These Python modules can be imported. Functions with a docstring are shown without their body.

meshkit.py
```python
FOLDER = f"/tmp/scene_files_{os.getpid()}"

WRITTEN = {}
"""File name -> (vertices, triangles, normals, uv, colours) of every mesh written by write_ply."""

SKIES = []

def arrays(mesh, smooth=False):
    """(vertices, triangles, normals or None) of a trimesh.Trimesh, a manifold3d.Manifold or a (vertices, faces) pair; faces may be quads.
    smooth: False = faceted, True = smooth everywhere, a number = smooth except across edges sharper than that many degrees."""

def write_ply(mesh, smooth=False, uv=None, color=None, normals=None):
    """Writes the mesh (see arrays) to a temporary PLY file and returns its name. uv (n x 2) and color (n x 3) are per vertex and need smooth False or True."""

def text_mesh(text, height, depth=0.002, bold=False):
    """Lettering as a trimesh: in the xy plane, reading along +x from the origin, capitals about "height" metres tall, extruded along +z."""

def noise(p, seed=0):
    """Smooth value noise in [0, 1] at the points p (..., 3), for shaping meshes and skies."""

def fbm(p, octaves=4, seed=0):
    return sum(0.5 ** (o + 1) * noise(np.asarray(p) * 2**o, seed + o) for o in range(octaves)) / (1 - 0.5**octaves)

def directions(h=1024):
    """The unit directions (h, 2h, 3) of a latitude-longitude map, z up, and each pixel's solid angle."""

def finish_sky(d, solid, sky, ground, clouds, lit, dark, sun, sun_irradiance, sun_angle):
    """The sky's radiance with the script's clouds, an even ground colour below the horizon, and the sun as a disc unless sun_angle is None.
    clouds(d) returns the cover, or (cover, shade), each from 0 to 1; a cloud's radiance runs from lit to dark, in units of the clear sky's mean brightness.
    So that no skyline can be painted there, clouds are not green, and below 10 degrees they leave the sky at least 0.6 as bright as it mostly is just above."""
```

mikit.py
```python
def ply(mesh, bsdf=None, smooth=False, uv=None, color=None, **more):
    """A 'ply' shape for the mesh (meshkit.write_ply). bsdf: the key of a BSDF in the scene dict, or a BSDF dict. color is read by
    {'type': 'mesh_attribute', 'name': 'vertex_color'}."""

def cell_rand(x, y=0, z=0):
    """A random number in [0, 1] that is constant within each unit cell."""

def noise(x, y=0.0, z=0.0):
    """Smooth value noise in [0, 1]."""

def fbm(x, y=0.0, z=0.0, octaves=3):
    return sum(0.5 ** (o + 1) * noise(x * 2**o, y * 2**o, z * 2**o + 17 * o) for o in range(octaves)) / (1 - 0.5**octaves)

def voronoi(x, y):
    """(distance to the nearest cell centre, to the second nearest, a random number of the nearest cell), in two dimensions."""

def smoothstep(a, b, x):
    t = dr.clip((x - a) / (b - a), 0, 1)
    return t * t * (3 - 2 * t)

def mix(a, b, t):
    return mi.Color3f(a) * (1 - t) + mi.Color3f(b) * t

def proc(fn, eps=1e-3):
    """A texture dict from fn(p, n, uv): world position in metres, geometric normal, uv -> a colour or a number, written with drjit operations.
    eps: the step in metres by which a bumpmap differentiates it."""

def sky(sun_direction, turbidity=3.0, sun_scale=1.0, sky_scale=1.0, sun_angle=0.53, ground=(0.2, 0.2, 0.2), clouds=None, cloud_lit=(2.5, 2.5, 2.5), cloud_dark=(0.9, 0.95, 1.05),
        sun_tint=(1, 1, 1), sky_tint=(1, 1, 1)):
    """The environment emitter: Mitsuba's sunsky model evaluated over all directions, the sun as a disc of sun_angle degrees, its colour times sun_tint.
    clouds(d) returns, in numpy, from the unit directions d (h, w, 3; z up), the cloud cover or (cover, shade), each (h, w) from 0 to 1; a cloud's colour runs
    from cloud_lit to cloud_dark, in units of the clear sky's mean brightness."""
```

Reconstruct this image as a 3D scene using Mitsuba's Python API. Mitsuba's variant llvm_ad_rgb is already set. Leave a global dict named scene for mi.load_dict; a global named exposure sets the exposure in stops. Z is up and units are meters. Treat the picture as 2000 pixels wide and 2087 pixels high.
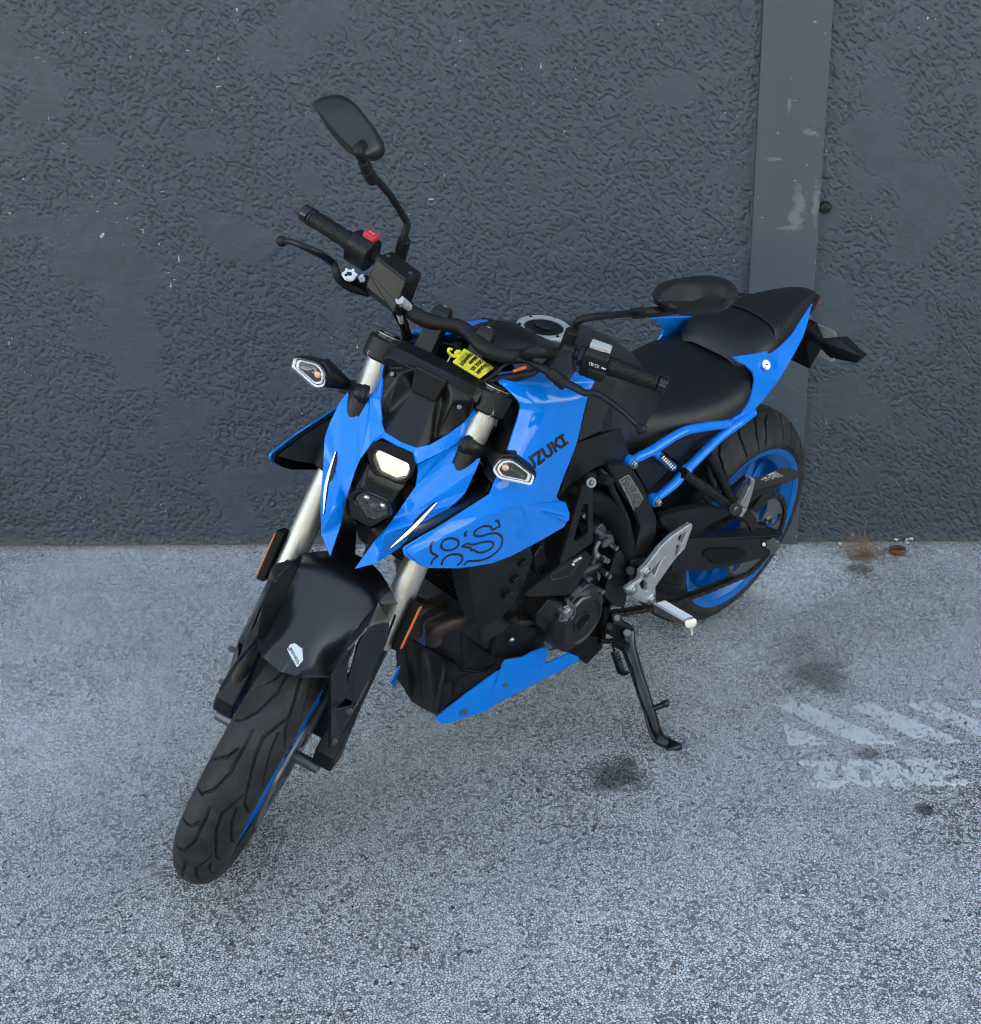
import math, random
import numpy as np, trimesh, mitsuba as mi, drjit as dr
import manifold3d as m3
from shapely.geometry import Polygon, LineString, Point
from shapely import affinity
import shapely
import mikit, meshkit
from mikit import ply, proc, noise, fbm, voronoi, cell_rand, smoothstep, mix

T = mi.ScalarTransform4f
scene, labels = {}, {}
rng = np.random.default_rng(7)

# ---------------------------------------------------------------- camera, sky, exposure
scene['camera'] = {'type': 'perspective', 'fov': 39.62, 'fov_axis': 'x', 'near_clip': 0.05, 'far_clip': 300.0,
    'to_world': T().look_at(origin=[2.77478, 2.02953, 1.67602], target=[2.12386, 1.36845, 1.30283], up=[-0.27817, -0.24969, 0.92751])}
SUN = (-0.62, -0.35, 0.62)                     # behind the tall wall: the whole yard in view lies in its shade
scene['sky'] = mikit.sky(SUN, turbidity=2.6, sky_tint=(1.55, 1.05, 0.70), ground=(0.22, 0.22, 0.22))
exposure = 4.62
E_ = 2.0 ** -exposure
DRL = {'type': 'area', 'radiance': {'type': 'rgb', 'value': [.80 * E_, .74 * E_, .58 * E_]}}
LAMP = {'type': 'area', 'radiance': {'type': 'rgb', 'value': [1.5 * E_, 1.42 * E_, 1.1 * E_]}}
LAMP2 = {'type': 'area', 'radiance': {'type': 'rgb', 'value': [.20 * E_, .185 * E_, .115 * E_]}}

# ---------------------------------------------------------------- placing the motorcycle: leaned on its stand, bars turned left
PM = np.array([[0.99998252, 0., 0.00591247], [-0.00130287, 0.97541861, 0.22035617], [-0.00576714, -0.22036002, 0.97540156]])
PT = np.array([0, 0, 0.0022177])
RAKE = math.radians(25)
AXD = np.array([-math.sin(RAKE), 0, math.cos(RAKE)]); AXP = np.array([1.569, 0, 0]); FWD = np.array([math.cos(RAKE), 0, math.sin(RAKE)])
SM = trimesh.transformations.rotation_matrix(0.48570098, AXD)[:3, :3]
def frame_to_world(v): return np.asarray(v) @ PM.T + PT
def steer_to_world(v): return frame_to_world((np.asarray(v) - AXP) @ SM.T + AXP)

# ---------------------------------------------------------------- materials
def rgb(*c): return {'type': 'rgb', 'value': list(c)}
def princ(name, col, rough=0.5, **k):
    d = {'type': 'principled', 'base_color': rgb(*col) if isinstance(col, tuple) else col, 'roughness': rough}
    d.update(k); scene[name] = {'type': 'twosided', 'bsdf': d}
def bump(name, inner, fn, scale=1.0, eps=1e-3):
    b = scene[inner]['bsdf']
    scene[name] = {'type': 'twosided', 'bsdf': {'type': 'bumpmap', 'arbitrary': proc(fn, eps), 'scale': scale, 'bsdf': b}}
def rough_proc(base, amp, fr):
    return proc(lambda p, n, uv: base + amp * (fbm(p.x * fr, p.y * fr, p.z * fr) - 0.5))
def dusty(c0, c1, fr, thr=0.62):
    def fn(p, n, uv):
        a = fbm(p.x * fr, p.y * fr, p.z * fr, octaves=3); s = noise(p.x * 420, p.y * 420, p.z * 420)
        return mix(c0, c1, smoothstep(thr - .2, thr + .2, a) * .55 + smoothstep(.90, .96, s) * .5)
    return proc(fn)
scene['m_blue'] = {'type': 'twosided', 'bsdf': {'type': 'plastic', 'diffuse_reflectance': rgb(0.006, 0.39, 0.90), 'int_ior': 1.5, 'nonlinear': True}}
scene['m_bluerim'] = {'type': 'twosided', 'bsdf': {'type': 'roughplastic', 'diffuse_reflectance': rgb(0.004, 0.27, 0.70), 'int_ior': 1.5, 'nonlinear': True, 'alpha': 0.12}}
princ('m_black', dusty((0.0045, 0.0048, 0.0055), (0.012, 0.012, 0.0125), 26), 0.40, specular=0.36)
princ('m_satin', dusty((0.005, 0.005, 0.006), (0.009, 0.009, 0.009), 20, .7), 0.24, specular=0.7)
princ('m_dark', (0.0022, 0.0022, 0.0026), 0.5, specular=0.2)
princ('m_gloss', (0.008, 0.008, 0.009), 0.12, specular=0.5)
princ('m_tank', dusty((0.014, 0.014, 0.014), (0.022, 0.0215, 0.021), 16), 0.36, specular=0.45)
princ('m_vinyl0', (0.006, 0.006, 0.007), 0.44, specular=0.42)
bump('m_vinyl', 'm_vinyl0', lambda p, n, uv: 0.00025 * noise(p.x * 700, p.y * 700, p.z * 700), 1.0, 6e-4)
princ('m_tyre', dusty((0.016, 0.016, 0.0165), (0.040, 0.039, 0.037), 30, .54), 0.60, specular=0.30)
princ('m_rubber', (0.008, 0.008, 0.0085), 0.5, specular=0.3)
princ('m_mirror', dusty((0.011, 0.0105, 0.010), (0.016, 0.0155, 0.015), 22, .7), 0.30, specular=0.42)
princ('m_alu', proc(lambda p, n, uv: mix((.60, .58, .53), (.50, .485, .45), fbm(p.x * 60, p.y * 60, p.z * 9))), rough_proc(.44, .14, 30), metallic=.92)
princ('m_silver', proc(lambda p, n, uv: mix((.52, .53, .52), (.38, .39, .39), fbm(p.x * 90, p.y * 90, p.z * 90))), 0.34, metallic=1.0)
princ('m_chrome', (0.80, 0.80, 0.78), 0.16, metallic=1.0)
princ('m_bracket', proc(lambda p, n, uv: mix((.74, .75, .74), (.60, .61, .61), fbm(p.x * 90, p.y * 90, p.z * 90))), 0.40, metallic=.85)
princ('m_peg', (0.80, 0.81, 0.80), 0.36, metallic=1.0)
princ('m_engine', dusty((0.020, 0.020, 0.021), (0.034, 0.033, 0.032), 24, .6), 0.34, metallic=0.45, specular=0.5)
princ('m_grey', (0.17, 0.175, 0.19), 0.40, metallic=0.8)
princ('m_pipe', proc(lambda p, n, uv: mix((.085, .060, .048), (.045, .038, .036), fbm(p.x * 28, p.y * 28, p.z * 28))), 0.45, metallic=0.6)
princ('m_chain', proc(lambda p, n, uv: mix((.07, .06, .048), (.03, .028, .026), noise(p.x * 160, p.y * 160, p.z * 160))), 0.42, metallic=0.6)
princ('m_sprocket', (0.20, 0.21, 0.22), 0.4, metallic=0.8)
princ('m_disc', (0.30, 0.30, 0.30), 0.3, metallic=1.0)
princ('m_ink', (0.006, 0.007, 0.012), 0.4)
princ('m_navy', (0.004, 0.005, 0.016), 0.3, clearcoat=.6)
princ('m_white', (0.75, 0.75, 0.74), 0.45)
princ('m_switchgrey', (0.42, 0.42, 0.42), 0.45)
princ('m_red', (0.52, 0.028, 0.05), 0.42)
princ('m_orange', (0.72, 0.13, 0.01), 0.3, clearcoat=.8)
princ('m_redref', (0.36, 0.02, 0.012), 0.3, clearcoat=.8)
princ('m_yellow', proc(lambda p, n, uv: mix((.74, .68, .045), (.66, .60, .03), noise(p.x * 90, p.y * 90, p.z * 90))), 0.45)
princ('m_sticker', proc(lambda p, n, uv: mix((.66, .70, .68), (.52, .58, .58), noise(p.x * 200, p.y * 200, p.z * 200))), 0.35)
princ('m_plate', (0.50, 0.49, 0.44), 0.4)
princ('m_amber', (0.78, 0.36, 0.20), 0.3, clearcoat=.8)
princ('m_reflector', (0.85, 0.85, 0.83), 0.12, metallic=1.0)
princ('m_facet', (.82, .82, .82), 0.25, metallic=.0, specular=.8)
princ('m_ringgrey', (0.40, 0.41, 0.43), 0.4, metallic=.3)
princ('m_smoke', (0.016, 0.015, 0.012), 0.13, specular=0.5)
scene['m_glass'] = {'type': 'dielectric', 'int_ior': 1.49, 'ext_ior': 1.0}
scene['m_pane'] = {'type': 'thindielectric', 'int_ior': 1.5}
princ('m_rust', proc(lambda p, n, uv: mix((.16, .060, .026), (.06, .028, .018), noise(p.x * 160, p.y * 160, p.z * 160))), 0.75)
princ('m_weed', (0.22, 0.13, 0.06), 0.8)
princ('m_chip', (0.62, 0.62, 0.60), 0.7)

# ---------------------------------------------------------------- mesh helpers
def cat(*ms): return trimesh.util.concatenate([m for m in ms if m is not None])
def mk(v, f): return trimesh.Trimesh(np.asarray(v, float), np.asarray(f), process=False)
def ico(p, r, sub=2):
    m = trimesh.creation.icosphere(subdivisions=sub, radius=r); m.apply_translation(p); return m
def hull(pts, r=0.0, sub=1):
    pts = np.asarray(pts, float)
    if r > 0:
        s = trimesh.creation.icosphere(subdivisions=sub, radius=r).vertices
        pts = (pts[:, None] + s[None]).reshape(-1, 3)
    return trimesh.convex.convex_hull(pts)
def mir(m):
    if isinstance(m, (list, tuple, np.ndarray)): return np.asarray(m, float) * [1, -1, 1]
    m = m.copy(); m.vertices = m.vertices * [1, -1, 1]; m.faces = m.faces[:, ::-1]; return m
def catmull(P, n, closed=False):
    P = np.asarray(P, float); k = len(P)
    if k < 3: 
        t = np.linspace(0, 1, n)[:, None]; return P[0] * (1 - t) + P[-1] * t
    Q = np.vstack([P[-1], P, P[0], P[1]]) if closed else np.vstack([2 * P[0] - P[1], P, 2 * P[-1] - P[-2]])
    segs = k if closed else k - 1
    u = np.linspace(0, segs, n, endpoint=not closed); i = np.minimum(u.astype(int), segs - 1); t = (u - i)[:, None]
    a, b, c, d = Q[i], Q[i + 1], Q[i + 2], Q[i + 3]
    return .5 * (2 * b + (c - a) * t + (2 * a - 5 * b + 4 * c - d) * t ** 2 + (3 * b - a - 3 * c + d) * t ** 3)
def skin(rings, caps=True, closed=True):
    R = np.asarray(rings); m, n = R.shape[:2]; V = R.reshape(-1, 3); F = []
    for i in range(m - 1):
        for j in range(n if closed else n - 1):
            a, b = i * n + j, i * n + (j + 1) % n; F += [[a, b, b + n], [a, b + n, a + n]]
    V = list(V)
    if caps:
        for i, s in ((0, 1), (m - 1, -1))[(1 if caps == 'end' else 0):]:
            V.append(R[i].mean(0)); c = len(V) - 1
            for j in range(n):
                a, b = i * n + j, i * n + (j + 1) % n; F.append([c, b, a] if s > 0 else [c, a, b])
    return mk(V, F)
def tube(P, r, n=12, seg=8, caps=True, flat=None, up=None):
    P = np.asarray(P, float); rr = np.broadcast_to(r, (len(P),)).astype(float)
    if seg > 1 and len(P) > 2:
        N = (len(P) - 1) * seg + 1; rr = np.interp(np.linspace(0, len(P) - 1, N), np.arange(len(P)), rr); P = catmull(P, N)
    t = np.gradient(P, axis=0); t /= np.linalg.norm(t, axis=1, keepdims=True)
    a = np.cross(t[0], [0, 0, 1] if up is None else up)
    if np.linalg.norm(a) < 1e-3: a = np.cross(t[0], [1, 0, 0])
    ang = np.arange(n) * 2 * np.pi / n; rings = []
    for i in range(len(P)):
        a = a - t[i] * (a @ t[i]); a /= np.linalg.norm(a); b = np.cross(t[i], a)
        rings.append(P[i] + rr[i] * (np.cos(ang)[:, None] * a + np.sin(ang)[:, None] * b * (flat or 1)))
    m = skin(rings, caps); m.fix_normals(); return m
def cyl(p, q, r, n=24, r2=None, ch=0.0):
    p, q = np.asarray(p, float), np.asarray(q, float); r2 = r if r2 is None else r2; L = np.linalg.norm(q - p); d = (q - p) / L
    if ch: return tube([p, p + d * ch, q - d * ch, q], [r - ch, r, r2, r2 - ch], n, 1)
    return tube([p, q], [r, r2], n, 1)
def rev(prof, c, n=96, axis='y', closed=True):
    pr = np.asarray(prof, float); a = np.arange(n) * 2 * np.pi / n
    R = np.stack([c[0] + pr[None, :, 1] * np.cos(a)[:, None], c[1] + np.broadcast_to(pr[None, :, 0], (n, len(pr))), c[2] + pr[None, :, 1] * np.sin(a)[:, None]], -1)
    k = len(pr); F = []
    for i in range(n):
        for j in range(k if closed else k - 1):
            p, q = i * k + j, i * k + (j + 1) % k; r, s = ((i + 1) % n) * k + j, ((i + 1) % n) * k + (j + 1) % k
            F += [[p, q, s], [p, s, r]]
    m = mk(R.reshape(-1, 3), F); m.fix_normals(); return m
def frame_of(o, n, up=(0, 0, 1)):
    n = np.asarray(n, float) / np.linalg.norm(n); u = np.cross(up, n)
    if np.linalg.norm(u) < 1e-3: u = np.cross([1, 0, 0], n)
    u /= np.linalg.norm(u); return np.asarray(o, float), u, np.cross(n, u), n
def place(m, o, n, up=(0, 0, 1)):
    o, u, v, n = frame_of(o, n, up); m = m.copy(); m.vertices = o + m.vertices @ np.array([u, v, n]); return m
def extr(poly, h):
    if poly.is_empty: return None
    ms = [trimesh.creation.extrude_polygon(g, h, engine='earcut') for g in getattr(poly, 'geoms', [poly]) if g.area > 1e-9]
    return cat(*ms) if ms else None
def plate(P, t, holes=(), c=0.0012, rnd=0.0, out=(0, 1, 0), curve=None):
    """a flat plate through the points P (best plane), t metres thick towards -out, with a small step as bevelled edge"""
    P = np.asarray(P, float); o = P.mean(0); n = np.linalg.svd(P - o)[2][2]
    if n @ np.asarray(out) < 0: n = -n
    o, u, v, n = frame_of(o, n)
    to2 = lambda Q: np.stack([(np.asarray(Q) - o) @ u, (np.asarray(Q) - o) @ v], 1)
    pg = Polygon(to2(P), [to2(h) for h in holes])
    if not pg.is_valid: pg = pg.buffer(0)
    if rnd: pg = pg.buffer(-rnd).buffer(2 * rnd, quad_segs=5).buffer(-rnd, quad_segs=5)
    c = min(c, t * .3)
    ms = []
    if c > 0:
        k = 3
        a = extr(pg, t - 2 * c); a.apply_translation([0, 0, c]); ms.append(a)
        for f in (.35, .7):
            b = extr(pg.buffer(-c * f, join_style=2), t - 2 * c * (1 - f)); 
            if b is not None: b.apply_translation([0, 0, c * (1 - f)]); ms.append(b)
        b = extr(pg.buffer(-c, join_style=2), t)
        if b is not None: ms.append(b)
    else: ms.append(extr(pg, t))
    m = cat(*ms); m.apply_translation([0, 0, -t]); m.vertices = o + m.vertices @ np.array([u, v, n]); return m
def thick(m, t):
    """closes an open surface into a solid t thick behind its normals"""
    m = trimesh.Trimesh(m.vertices, m.faces, process=False); n = m.vertex_normals; k = len(m.vertices)
    e = np.sort(m.edges, axis=1); u, ix, cnt = np.unique(e, axis=0, return_index=True, return_counts=True)
    b = m.edges[ix[cnt == 1]]
    F = [m.faces, m.faces[:, ::-1] + k] + [[[p[1], p[0], p[0] + k], [p[1], p[0] + k, p[1] + k]] for p in b]
    return mk(np.vstack([m.vertices, m.vertices - n * t]), np.vstack(F))
def shell(V, F, t=0.004, sub=3, it=3, out=(0, 1, 0)):
    """faceted panel: polygons, subdivided, creases rounded a little, then given thickness"""
    tri = []
    for f in F:
        for i in range(1, len(f) - 1): tri.append([f[0], f[i], f[i + 1]])
    m = trimesh.Trimesh(np.asarray(V, float), tri, process=False); m.merge_vertices()
    trimesh.repair.fix_winding(m)
    if (m.face_normals * m.area_faces[:, None]).sum(0) @ np.asarray(out) < 0: m.invert()
    v, f = m.vertices, m.faces
    for _ in range(sub): v, f = trimesh.remesh.subdivide(v, f)
    m = trimesh.Trimesh(v, f, process=False); m.merge_vertices()
    e = np.sort(m.edges, axis=1); u, cnt = np.unique(e, axis=0, return_counts=True); bd = np.unique(u[cnt == 1])
    free = np.ones(len(m.vertices), bool); free[bd] = False
    import scipy.sparse as sp
    N = len(m.vertices); A = sp.coo_matrix((np.ones(len(u) * 2), (np.r_[u[:, 0], u[:, 1]], np.r_[u[:, 1], u[:, 0]])), (N, N)).tocsr()
    D = np.asarray(A.sum(1)).ravel(); v = np.array(m.vertices)
    for _ in range(it):
        w = A @ v / D[:, None]; v[free] = .5 * v[free] + .5 * w[free]
    o_ = trimesh.Trimesh(v, m.faces, process=False); r_ = thick(o_, t); r_.metadata['outer'] = o_; return r_
def onto(surf, P, d=(0, 1, 0), far=.12):
    """drops points onto the outside of a surface along -d; returns the points and the outward normals"""
    sf = surf.metadata.get('outer', surf); P = np.asarray(P, float); d = np.asarray(d, float) / np.linalg.norm(d)
    o = P + d * far; loc, ri, ti = sf.ray.intersects_location(o, np.tile(-d, (len(P), 1)), multiple_hits=False)
    q, _, tt = trimesh.proximity.closest_point(sf, P); n = np.array(sf.face_normals[tt]); q[ri] = loc; n[ri] = sf.face_normals[ti]
    n[(n @ d) < 0] *= -1; return q, n
def gridsurf(rows, nu=24, nv=24, t=0.0, out=(0, 0, 1)):
    R = np.asarray(rows, float)
    A = np.stack([catmull(R[i], nv) for i in range(len(R))]); B = np.stack([catmull(A[:, j], nu) for j in range(nv)], 1)
    F = [[i * nv + j, i * nv + j + 1, (i + 1) * nv + j + 1, (i + 1) * nv + j] for i in range(nu - 1) for j in range(nv - 1)]
    F = np.array(F); m = mk(B.reshape(-1, 3), np.vstack([F[:, [0, 1, 2]], F[:, [0, 2, 3]]]))
    if m.face_normals.sum(0) @ np.asarray(out) < 0: m.invert()
    o_ = m; m = thick(m, t) if t else m.copy(); m.metadata['outer'] = o_; return m
def dome(P, h, n=(1, 0, 0), apex=None, k=7, back=0.004, po=2.0):
    """a shallow closed bowl over the outline P, bulging along n"""
    P = np.asarray(P, float); n = np.asarray(n, float) / np.linalg.norm(n); c = P.mean(0) if apex is None else np.asarray(apex, float)
    c = c - n * ((c - P.mean(0)) @ n)
    rings = [P - n * back, P]
    for s in np.linspace(1, 0, k + 1)[1:-1]:
        rings.append(c + (P - c) * s + n * h * (1 - s ** po) ** (1 / po))
    m = skin(rings, caps=True); m.vertices[-1] += 0; m.vertices[-1] = c + n * h; m.fix_normals(); return m

# ---------------------------------------------------------------- entries
def key(name):
    if name not in used: used[name] = 0; return name
    used[name] += 1; return f'{name}_{used[name]:03d}'
used = {}
def put(name, mesh, mat, smooth=35, fr=None, label=None, **more):
    k = key(name); m = mesh.copy() if isinstance(mesh, trimesh.Trimesh) else mesh
    if fr == 'F': m.vertices = frame_to_world(m.vertices)
    if fr == 'S': m.vertices = steer_to_world(m.vertices)
    scene[k] = ply(m, mat, smooth=smooth, **more)
    if label: labels[k] = {'label': label}
    return k
BIKE = 'motorcycle'
def F(name, mesh, mat, smooth=35, **k): return put(BIKE + '__' + name, mesh, mat, smooth, 'F', **k)
def S(name, mesh, mat, smooth=35, **k): return put(BIKE + '__' + name, mesh, mat, smooth, 'S', **k)
def sub(parent, name, mesh, mat, fr, smooth=35, **k): return put(parent + '__' + name, mesh, mat, smooth, fr, **k)
def fat_text(txt, w=.02):
    m = meshkit.text_mesh(txt, 1.0, 1.0, True); m.merge_vertices(); side = abs(m.face_normals[:, 2]) < .5; a = np.zeros_like(m.vertices)
    for k in range(3): np.add.at(a, m.faces[side, k], m.face_normals[side] * m.face_angles[side, k:k + 1])
    L = np.linalg.norm(a, axis=1, keepdims=True); m.vertices = m.vertices + a / np.maximum(L, 1e-9) * w; return m
def text_on(txt, o, u, v, h, d=0.0006, lift=0.0004, bold=True):
    """lettering laid on a surface: origin o, reading direction u, upright direction v (need not be square to u)"""
    m = fat_text(txt, .02 if bold else 0); u, v = np.asarray(u, float), np.asarray(v, float); n = np.cross(u, v); n /= np.linalg.norm(n)
    w = m.vertices; m.vertices = np.asarray(o, float) + w[:, :1] * u * h + w[:, 1:2] * v * h + n * (w[:, 2:] * d + lift); return m
labels[BIKE] = {'label': 'blue and black naked motorcycle leaning on its side stand', 'category': 'motorcycle'}

# ---------------------------------------------------------------- pavement: exposed aggregate asphalt
WU = np.array([0.68040, -0.73284, 0.0]); WN = np.array([0.73284, 0.68040, 0.0]); W0 = np.array([-0.59020, -0.04940, 0.0]) - 0.018 * WN
def on_wall(a, z, d=0.0): return W0 + WU * a + WN * d + np.array([0, 0, z])
STAINS = [((0.7800,0.3747,0.0000), .085, .9), ((0.0799,0.4524,0.0000), .11, .75), ((0.0094,0.3667,0.0000), .13, .35), ((0.4317,0.9353,0.0000), .035, 1.0), ((0.3205,0.7302,0.0000), .03, .6), ((-0.5569,0.1902,-0.0000), .05, .8)]
PALE = [((-0.3141,0.0751,0.0000), .22, .95), ((-0.4487,0.0703,0.0000), .20, .6), ((0.1351,0.2103,0.0000), .2, .3), ((1.5916,-0.7492,0.0000), .5, .35), ((1.0805,0.9150,0.0000), .5, .25)]
def ground_cells(p):
    wx = noise(p.x * 60, p.y * 60) * .9; wy = noise(p.x * 60 + 31, p.y * 60) * .9
    return voronoi(p.x * 178 + wx, p.y * 178 + wy)
def ground_colour(p, n, uv):
    a, b, r = ground_cells(p)
    edge = smoothstep(.03, .34, b - a)
    big = fbm(p.x * 3.1, p.y * 3.1, octaves=4); mid = fbm(p.x * 17, p.y * 17, octaves=2)
    lift = (big - .5) * .6 + (mid - .5) * .45
    bright = dr.clip(r * .95 + lift * .60 + .27, 0, 1)
    stone = mix((.080, .083, .088), (.76, .755, .74), bright * bright * (3 - 2 * bright))
    stone = mix(stone, (.66, .655, .64), smoothstep(.90, .97, r) * .7)
    c = mix((.026, .027, .029), stone, edge)
    dark, pale = mi.Float(0), mi.Float(0)
    wob = (fbm(p.x * 24, p.y * 24, octaves=3) - .5) * .9
    for (o, rad, k) in STAINS:
        d = dr.sqrt(dr.square(p.x - o[0]) + dr.square(p.y - o[1])) / rad + wob
        dark = dr.maximum(dark, k * (1 - smoothstep(.35, 1.05, d)))
    for (o, rad, k) in PALE:
        d = dr.sqrt(dr.square(p.x - o[0]) + dr.square(p.y - o[1])) / rad + wob * .8
        pale = dr.maximum(pale, k * (1 - smoothstep(.1, 1.1, d)))
    c = mix(c, c * 1.3 + mi.Color3f(.16, .163, .17), pale)
    d = -((p.x - W0[0]) * WN[0] + (p.y - W0[1]) * WN[1])
    c = mix(c, (.10, .085, .065), (1 - smoothstep(.0, .05, -d + wob * .03)) * .55)
    return c * (1 - .80 * dark)
def ground_relief(p, n, uv):
    a, b, r = ground_cells(p)
    return smoothstep(.0, .5, b - a) * (.35 + .65 * r) * .0022
scene['m_ground'] = {'type': 'twosided', 'bsdf': {'type': 'bumpmap', 'arbitrary': proc(ground_relief, 7e-4), 'scale': 1.0,
    'bsdf': {'type': 'principled', 'base_color': proc(ground_colour), 'roughness': .62, 'specular': .35}}}
def ground_z(x, y): return (meshkit.noise(np.stack([x * 1.3, y * 1.3, x * 0], -1), 5) - .5) * 0.004
N = 90
gx, gy = np.meshgrid(np.linspace(-40, 40, N), np.linspace(-40, 40, N), indexing='ij')
gx = np.sign(gx) * (abs(gx) / 40) ** 2.2 * 40 + 1; gy = np.sign(gy) * (abs(gy) / 40) ** 2.2 * 40 + .8
V = np.stack([gx, gy, gx * 0], -1).reshape(-1, 3)
q = np.array([[i * N + j, (i + 1) * N + j, (i + 1) * N + j + 1, i * N + j + 1] for i in range(N - 1) for j in range(N - 1)])
put('pavement', mk(V, np.vstack([q[:, [0, 1, 2]], q[:, [0, 2, 3]]])), 'm_ground', False)
labels['pavement'] = {'label': 'speckled grey aggregate asphalt pavement with stains and worn paint', 'kind': 'structure'}

# worn white paint: separate flakes that still cling to the tops of the stones
TXT = np.array([(0.5183,0.7186,0.0000),(0.2774,0.9627,0.0000),(0.4506,0.6381,0.0000),(0.2016,0.8936,0.0000)])
STRIPES = [[(0.2810,0.4513,0.0000),(0.2250,0.5076,0.0000),(0.2313,0.5703,0.0000),(0.2318,0.7593,0.0000),(0.2966,0.7009,0.0000),(0.2806,0.5010,0.0000)], [(0.1696,0.5675,0.0000),(0.1131,0.6201,0.0000),(0.1190,0.6832,0.0000),(0.1256,0.8659,0.0000),(0.1910,0.8105,0.0000),(0.1667,0.6075,0.0000)],
    [(0.3400,0.5208,0.0000),(0.3382,0.5423,0.0000),(0.3398,0.6508,0.0000),(0.4079,0.5851,0.0000)], [(0.0603,0.6812,0.0000),(0.0064,0.7352,0.0000),(0.0352,0.9406,0.0000),(0.0768,0.9184,0.0000),(0.0657,0.7366,0.0000)], [(-0.0444,0.7818,0.0000),(-0.1086,0.8427,0.0000),(-0.0833,0.9841,0.0000),(-0.0240,0.9967,0.0000)]]
LET = {'Z': [[(0, 0), (.62, 0), (.62, .2), (.27, .2), (.6, .8), (.6, 1), (0, 1), (0, .8), (.33, .8), (0, .2)]],
    'O': [[(0, .25), (.2, 0), (.45, 0), (.65, .25), (.65, .75), (.45, 1), (.2, 1), (0, .75)], [(.2, .3), (.2, .7), (.28, .8), (.38, .8), (.45, .7), (.45, .3), (.38, .2), (.28, .2)]],
    'N': [[(0, 0), (.2, 0), (.2, .62), (.45, 0), (.65, 0), (.65, 1), (.45, 1), (.45, .4), (.2, 1), (0, 1)]],
    'E': [[(0, 0), (.6, 0), (.6, .18), (.2, .18), (.2, .4), (.55, .4), (.55, .58), (.2, .58), (.2, .82), (.6, .82), (.6, 1), (0, 1)]]}
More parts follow.
